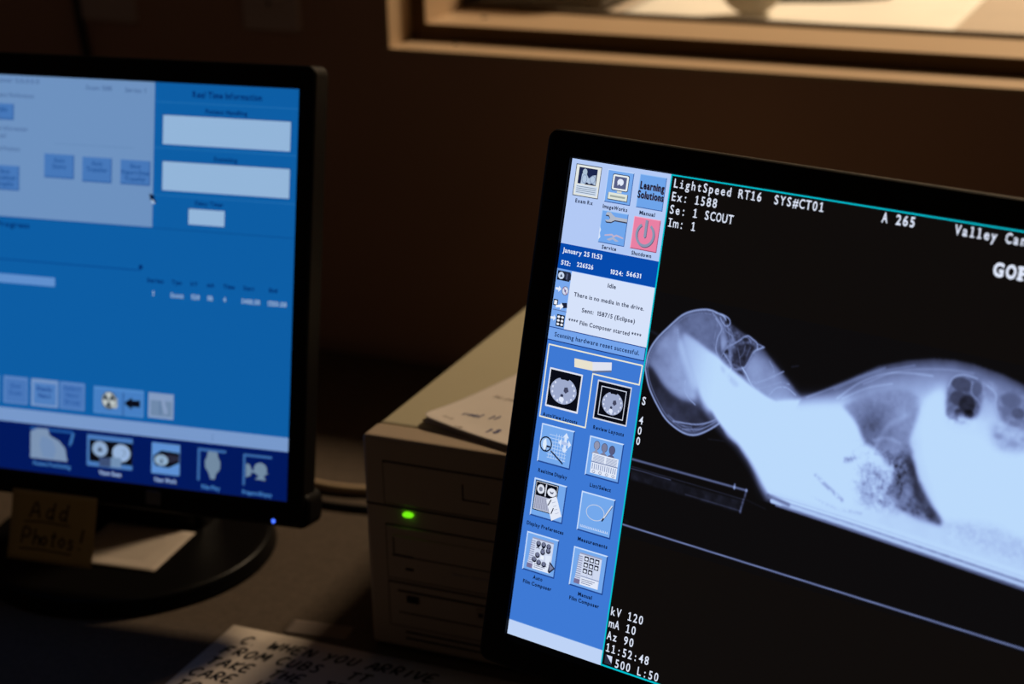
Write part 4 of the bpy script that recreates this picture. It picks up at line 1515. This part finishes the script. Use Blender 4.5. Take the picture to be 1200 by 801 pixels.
# big note in front of the computer
NX, NY = -.702, .8385
note, surf = paper_thing('instruction_sheet', 'handwritten white sheet lying on the desk in front of the beige computer', 'paper', (NX, NY, DZ + .0003), 0, .279, .2135, M['card'])
g = Geo()
for k, t in enumerate(('C. WHEN YOU ARRIVE', 'FROM CUBS   TT', 'TAKE  THE  TT', 'CARE  IN', 'TO  THE  SCAN')):
    hand(g, t, (.018, .012, .010, .006, .006)[k], .1915 - .0175 * k, .0105, .0021, M['ink'], surf, .92, .28)
g.build('handwriting', note)

scrap, surf = paper_thing('paper_scrap', 'small dim paper scrap poking out between the handwritten sheet and the beige computer', 'paper', (-.662, 1.0560, DZ + .0003), .12, .05, .020, M['scrap'])

# cards and sticky note at the blue monitor
card, surf = paper_thing('index_card', 'cream card lying on the round foot of the blue-screen monitor', 'card', (-.868, 1.0735, DZ + .0142), -.02, .0775, .071, M['card'])
card.rotation_euler = (0, 0, .10)
g = Geo()
for k in range(6):
    ribbon(g, [(.012 + random.uniform(0, .004) + i * .006, .018 + k * .007 + random.uniform(-.0005, .0005)) for i in range(9)], .0006, M['pencil'], surf)
g.build('handwriting', card)

st = thing('sticky_note', 'yellow handwritten note stuck under the screen of the blue monitor', 'note', LM.root.matrix_basis @ Vector(LM.P(503 * U, 1072 * V_, .0030)), .09915)
Rl = Matrix.Rotation(0, 3, 'Z')
SW, SH = .0735, .0545


def st3(u, v):
    """u across, v down; clings to the bezel then hangs, curling a little forward."""
    k = v / SH
    tilt = .2277
    return (u, -.0006 - .0035 * k * k - math.sin(tilt) * v * .9, -math.cos(tilt) * v)


g = Geo()
n, m_ = 6, 12
top = [st3(SW * i / n - .0035 * j / m_, SH * j / m_) for j in range(m_ + 1) for i in range(n + 1)]
bot = [(x, y + .0003, z) for x, y, z in top]
F = [(j * (n + 1) + i, (j + 1) * (n + 1) + i, (j + 1) * (n + 1) + i + 1, j * (n + 1) + i + 1) for j in range(m_) for i in range(n)]
B = len(top)
per = [i for i in range(n + 1)] + [j * (n + 1) + n for j in range(1, m_ + 1)] + [m_ * (n + 1) + i for i in range(n - 1, -1, -1)] + [j * (n + 1) for j in range(m_ - 1, 0, -1)]
g.add(top + bot, F + [tuple(B + k for k in reversed(f)) for f in F] + [(per[k], per[(k + 1) % len(per)], B + per[(k + 1) % len(per)], B + per[k]) for k in range(len(per))], M['sticky'], True)
g.build('sheet', st)
sf = lambda u, v: (lambda p: (p[0] - .0035 * (-v) / SH, p[1] - .0003, p[2]))(st3(u, -v))
g = Geo()
hand(g, 'Add', .016, -.0205, .0125, .0014, M['ink'], sf, 1.15)
ribbon(g, [(.012, -.0245), (.028, -.0235), (.052, -.0243)], .001, M['ink'], sf)
hand(g, 'Photos', .011, -.0415, .0120, .0014, M['ink'], sf, .80)
hand(g, '!', .0595, -.041, .0150, .0016, M['ink'], sf)
ribbon(g, [(.010, -.0455), (.026, -.0448), (.055, -.0458)], .001, M['ink'], sf)
g.build('handwriting', st)

# memo on the computer, near corner rounded off and lifting
ang0 = math.atan2(1.0786 - 1.1097, -.4886 + .5589)
ang = ang0 + .15
MW, MH = .115, .120
MO = Vector((-.5595, 1.1098, 0)) + Matrix.Rotation(ang0, 3, 'Z') @ Vector((.0050, -.0155, 0))


def lift(u, v):
    return .0032 * math.exp(-((u / .25) ** 2 + (v / .30) ** 2)) + .0012 * math.exp(-(v / .1) ** 2) + .0004 * math.sin(u * 5) ** 2


memo, surf = paper_thing('memo_sheet', 'white memo with blue handwriting and a lifted corner on top of the beige computer', 'paper', (MO.x, MO.y, DZ + THt + .0020), ang, MW, MH, M['paper'], lift, nx=40, ny=40, corner=.013)


def turned(u0, v0, a):
    """Writing frame on the memo: starts at (u0, v0) of the earlier sheet direction, turned by a."""
    p = Matrix.Rotation(-.15, 3, 'Z') @ Vector((u0 - .0050, v0 + .0155, 0))
    ca, sa = math.cos(a - .15), math.sin(a - .15)
    return lambda x, y: surf(p.x + x * ca - y * sa, p.y + x * sa + y * ca)


g = Geo()
hand(g, 'rnel 11', 0, 0, .0062, .0013, M['ink_blue'], turned(.0225, .0105, .50), .80, .5)
g.build('handwriting', memo)
g = Geo()
hand(g, '18', 0, 0, .0066, .0015, M['ink_blue'], turned(.056, .0020, .62), 1.1, .5)
g.build('handwriting', memo)
for t, u, v in (('tor pest', .0107, .0505), ('ris', .0175, -.0035), ('in', .036, -.0085)):
    g = Geo()
    hand(g, t, 0, 0, .0045, .0007, M['pencil'], turned(u, v, .25), .8, .4)
    g.build('pencil_writing', memo)
under, _ = paper_thing('notepad', 'dark-edged notepad under the lifted memo on the beige computer', 'notepad', (MO.x + .0012, MO.y + .0045, DZ + THt), ang - .06, .112, .11, M['card'], None, th=.0016, nx=2, ny=2)

# ================================================================ cables, wall plates
g = Geo()
g.tube(spline([(-1.02, 1.310, DZ + .0045), (-.90, 1.304, DZ + .0045), (-.80, 1.294, DZ + .0045), (-.745, 1.288, DZ + .0045), (-.70, 1.300, DZ + .0045), (-.640, 1.340, DZ + .0045), (-.610, 1.40, DZ + .0045)], 8), .0042, M['cable_beige'])
o = g.build('data_cable')
o['label'] = 'thick beige cable lying on the desk between the blue monitor and the beige computer'
o['category'] = 'cable'
g = Geo()
g.tube(spline([(-1.00, 1.276, DZ + .0032), (-.88, 1.272, DZ + .0032), (-.78, 1.264, DZ + .0032), (-.725, 1.260, DZ + .0032), (-.66, 1.275, DZ + .0032), (-.610, 1.32, DZ + .0032)], 8), .0028, M['cable_black'])
o = g.build('power_cable')
o['label'] = 'thin black cable lying on the desk in front of the thick beige one'
o['category'] = 'cable'


def wall_plate(x, z, w, h, name, label, cat):
    t = thing(name, label, cat, (x, WY, z))
    g = Geo()
    L = lambda gr, y: [(p[0], y, p[1]) for p in rrect(-w / 2 - gr, -h / 2 - gr, w / 2 + gr, h / 2 + gr, .004, 4)]
    g.loops([L(0, 0), L(0, -.003), L(-.002, -.0055)], M['plate'], cap1=True)
    g.build('cover_plate', t)
    return t


po = wall_plate(-.986, 1.0528 + .057, .066, .114, 'wall_socket', 'dim wall socket plate on the dark wall beside the window', 'socket')
for dz in (-.0195, .0195):
    g = Geo()
    L = lambda gr, y: [(p[0], y, p[1] + dz) for p in rrect(-.0165 - gr, -.014 - gr, .0165 + gr, .014 + gr, .010, 6)]
    g.loops([L(0, -.0050), L(0, -.0068), L(-.0008, -.0072)], M['plate'], cap1=True)
    o = g.build('outlet', po)
    g = Geo()
    for x, hh in ((-.0064, .0045), (.0064, .0038)):
        g.box(x - .0012, x + .0012, -.0074, -.0068, dz + .002 - hh, dz + .002 + hh, M['groove'])
    g.box(-.0022, .0022, -.0074, -.0068, dz - .0105, dz - .0065, M['groove'])
    g.build('socket_slot', o)
g = Geo()
g.lathe([(.0001, .0008), (.0022, .0008), (.003, 0)], M['metal'], (0, 0, 0), 14)
o = g.build('screw', po)
o.rotation_euler = (PI / 2, 0, 0)
o.location = (0, -.0055, 0)

dp = wall_plate(-1.185, 1.052 + .057, .072, .114, 'data_socket', 'dim wall plate behind the blue monitor with a dark cable hanging beside it', 'socket')
g = Geo()
g.box(-.012, .012, -.0085, -.005, -.012, .012, M['plate'], .001, 1)
g.box(-.007, .007, -.0088, -.0082, -.006, .006, M['groove'])
g.build('data_port', dp)
g = Geo()
g.tube(spline([(-1.232, 1.633, 1.40), (-1.224, 1.634, 1.20), (-1.222, 1.634, 1.08), (-1.214, 1.634, 1.00), (-1.20, 1.630, .88), (-1.19, 1.620, .76), (-1.18, 1.605, .735)], 8), .0045, M['cable_black'])
o = g.build('wall_cable')
o['label'] = 'dark cable hanging down the wall behind the blue monitor'
o['category'] = 'cable'

# ================================================================ scanner room seen through the glass
CZ = 1.05
ct = thing('counter', 'cream counter behind the window glass', 'counter', (0.1, 2.15, 0))
g = Geo()
g.box(-1.3, 1.1, -.335, .45, CZ - .04, CZ, M['counter'], .004)
g.build('countertop', ct)
g = Geo()
g.box(-1.25, 1.05, -.32, .42, 0, CZ - .0402, M['far_wall'], .003)
g.build('cabinet_body', ct)
for k in range(4):
    g = Geo()
    g.box(-1.23 + k * .57, -.68 + k * .57, .42, .438, .08, CZ - .06, M['counter'], .003)
    d = g.build('cabinet_door', ct)
    g = Geo()
    g.tube([(-.72 + k * .57, .452, .80), (-.72 + k * .57, .452, .92)], .005, M['metal'])
    g.tube([(-.72 + k * .57, .436, .81), (-.72 + k * .57, .452, .81)], .004, M['metal'])
    g.tube([(-.72 + k * .57, .436, .91), (-.72 + k * .57, .452, .91)], .004, M['metal'])
    g.build('handle', d)

eq = thing('equipment_case', 'dark equipment case on the counter behind the window glass', 'case', (-.80, 1.90, CZ))
g = Geo()
g.box(-.20, .100, -.075, .09, .004, .10, M['equip'], .006)
g.build('case_body', eq)
g = Geo()
g.box(-.19, .09, -.07, .085, .1002, .108, M['equip'], .003)
g.build('lid', eq)
for x in (-.18, .08):
    g = Geo()
    g.lathe([(.0001, 0), (.012, 0), (.012, .0042), (.0001, .0042)], M['equip'], (x, 0, 0), 16)
    g.build('foot', eq)

ws, surf = paper_thing('white_cloth', 'white cloth spread on the counter behind the window glass', 'cloth', (-.685, 1.822, CZ + .0004), 0, .345, .38, M['white_sheet'], lambda u, v: .0015 * math.sin(u * 9 + v * 3) ** 2, th=.0012, nx=24, ny=16)

tp = thing('tape_roll', 'pale round roll of tape standing on the counter behind the window glass', 'tape', (-.551, 1.862, CZ + .0036 + .0335))
g = Geo()
n = 40
cyl = lambda rad, y: [(rad * math.cos(2 * PI * k / n), y, rad * math.sin(2 * PI * k / n)) for k in range(n)]
g.loops([cyl(.0335, -.012), cyl(.0335, .012), cyl(.021, .012), cyl(.021, -.012), cyl(.0335, -.012)], M['tape'])
g.build('tape_winding', tp)
g = Geo()
g.loops([cyl(.0209, .0125), cyl(.0209, -.0125), cyl(.0188, -.0125), cyl(.0180, -.0095), cyl(.0001, -.0095)], M['tape'], cap0=True)
g.build('core', tp)
tp.rotation_euler = (0, 0, .35)

pn = thing('marker_pen', 'dark green marker pen lying behind the roll of tape', 'pen', (-.555, 1.935, CZ + .0118))
g = Geo()
g.tube([(0, 0, 0), (.085, .042, 0)], .009, M['green'], 16)
g.build('barrel', pn)
g = Geo()
g.tube([(.0852, .0421, 0), (.118, .0583, 0)], .0098, M['green'], 16)
g.build('pen_cap', pn)

# ================================================================ light
LX, LY = .04, 3.0
lf = thing('ceiling_light', 'ceiling light of the room behind the window', 'light', (LX, LY, 2.6))
g = Geo()
g.box(-.24, .24, -.24, .24, -.035, -.0005, M['frame'], .004)
g.build('housing', lf)
L = bpy.data.lights.new('ceiling_lamp', 'AREA')
L.shape = 'SQUARE'
L.size = .40
L.energy = 74
L.color = (1.0, .74, .50)
lo = bpy.data.objects.new('ceiling_lamp', L)
lo.location = (LX, LY, 2.6 - .04)
link(lo)

w = bpy.data.worlds.new('room')
S.world = w
w.use_nodes = True
w.node_tree.nodes['Background'].inputs['Color'].default_value = (1.0, .70, .52, 1)
w.node_tree.nodes['Background'].inputs['Strength'].default_value = .0178

bpy.data.objects.remove(_fo)
S.view_settings.view_transform = 'Standard'
S.view_settings.look = 'None'
S.view_settings.exposure = 0
S.view_settings.gamma = 1
S.view_settings.use_curve_mapping = False
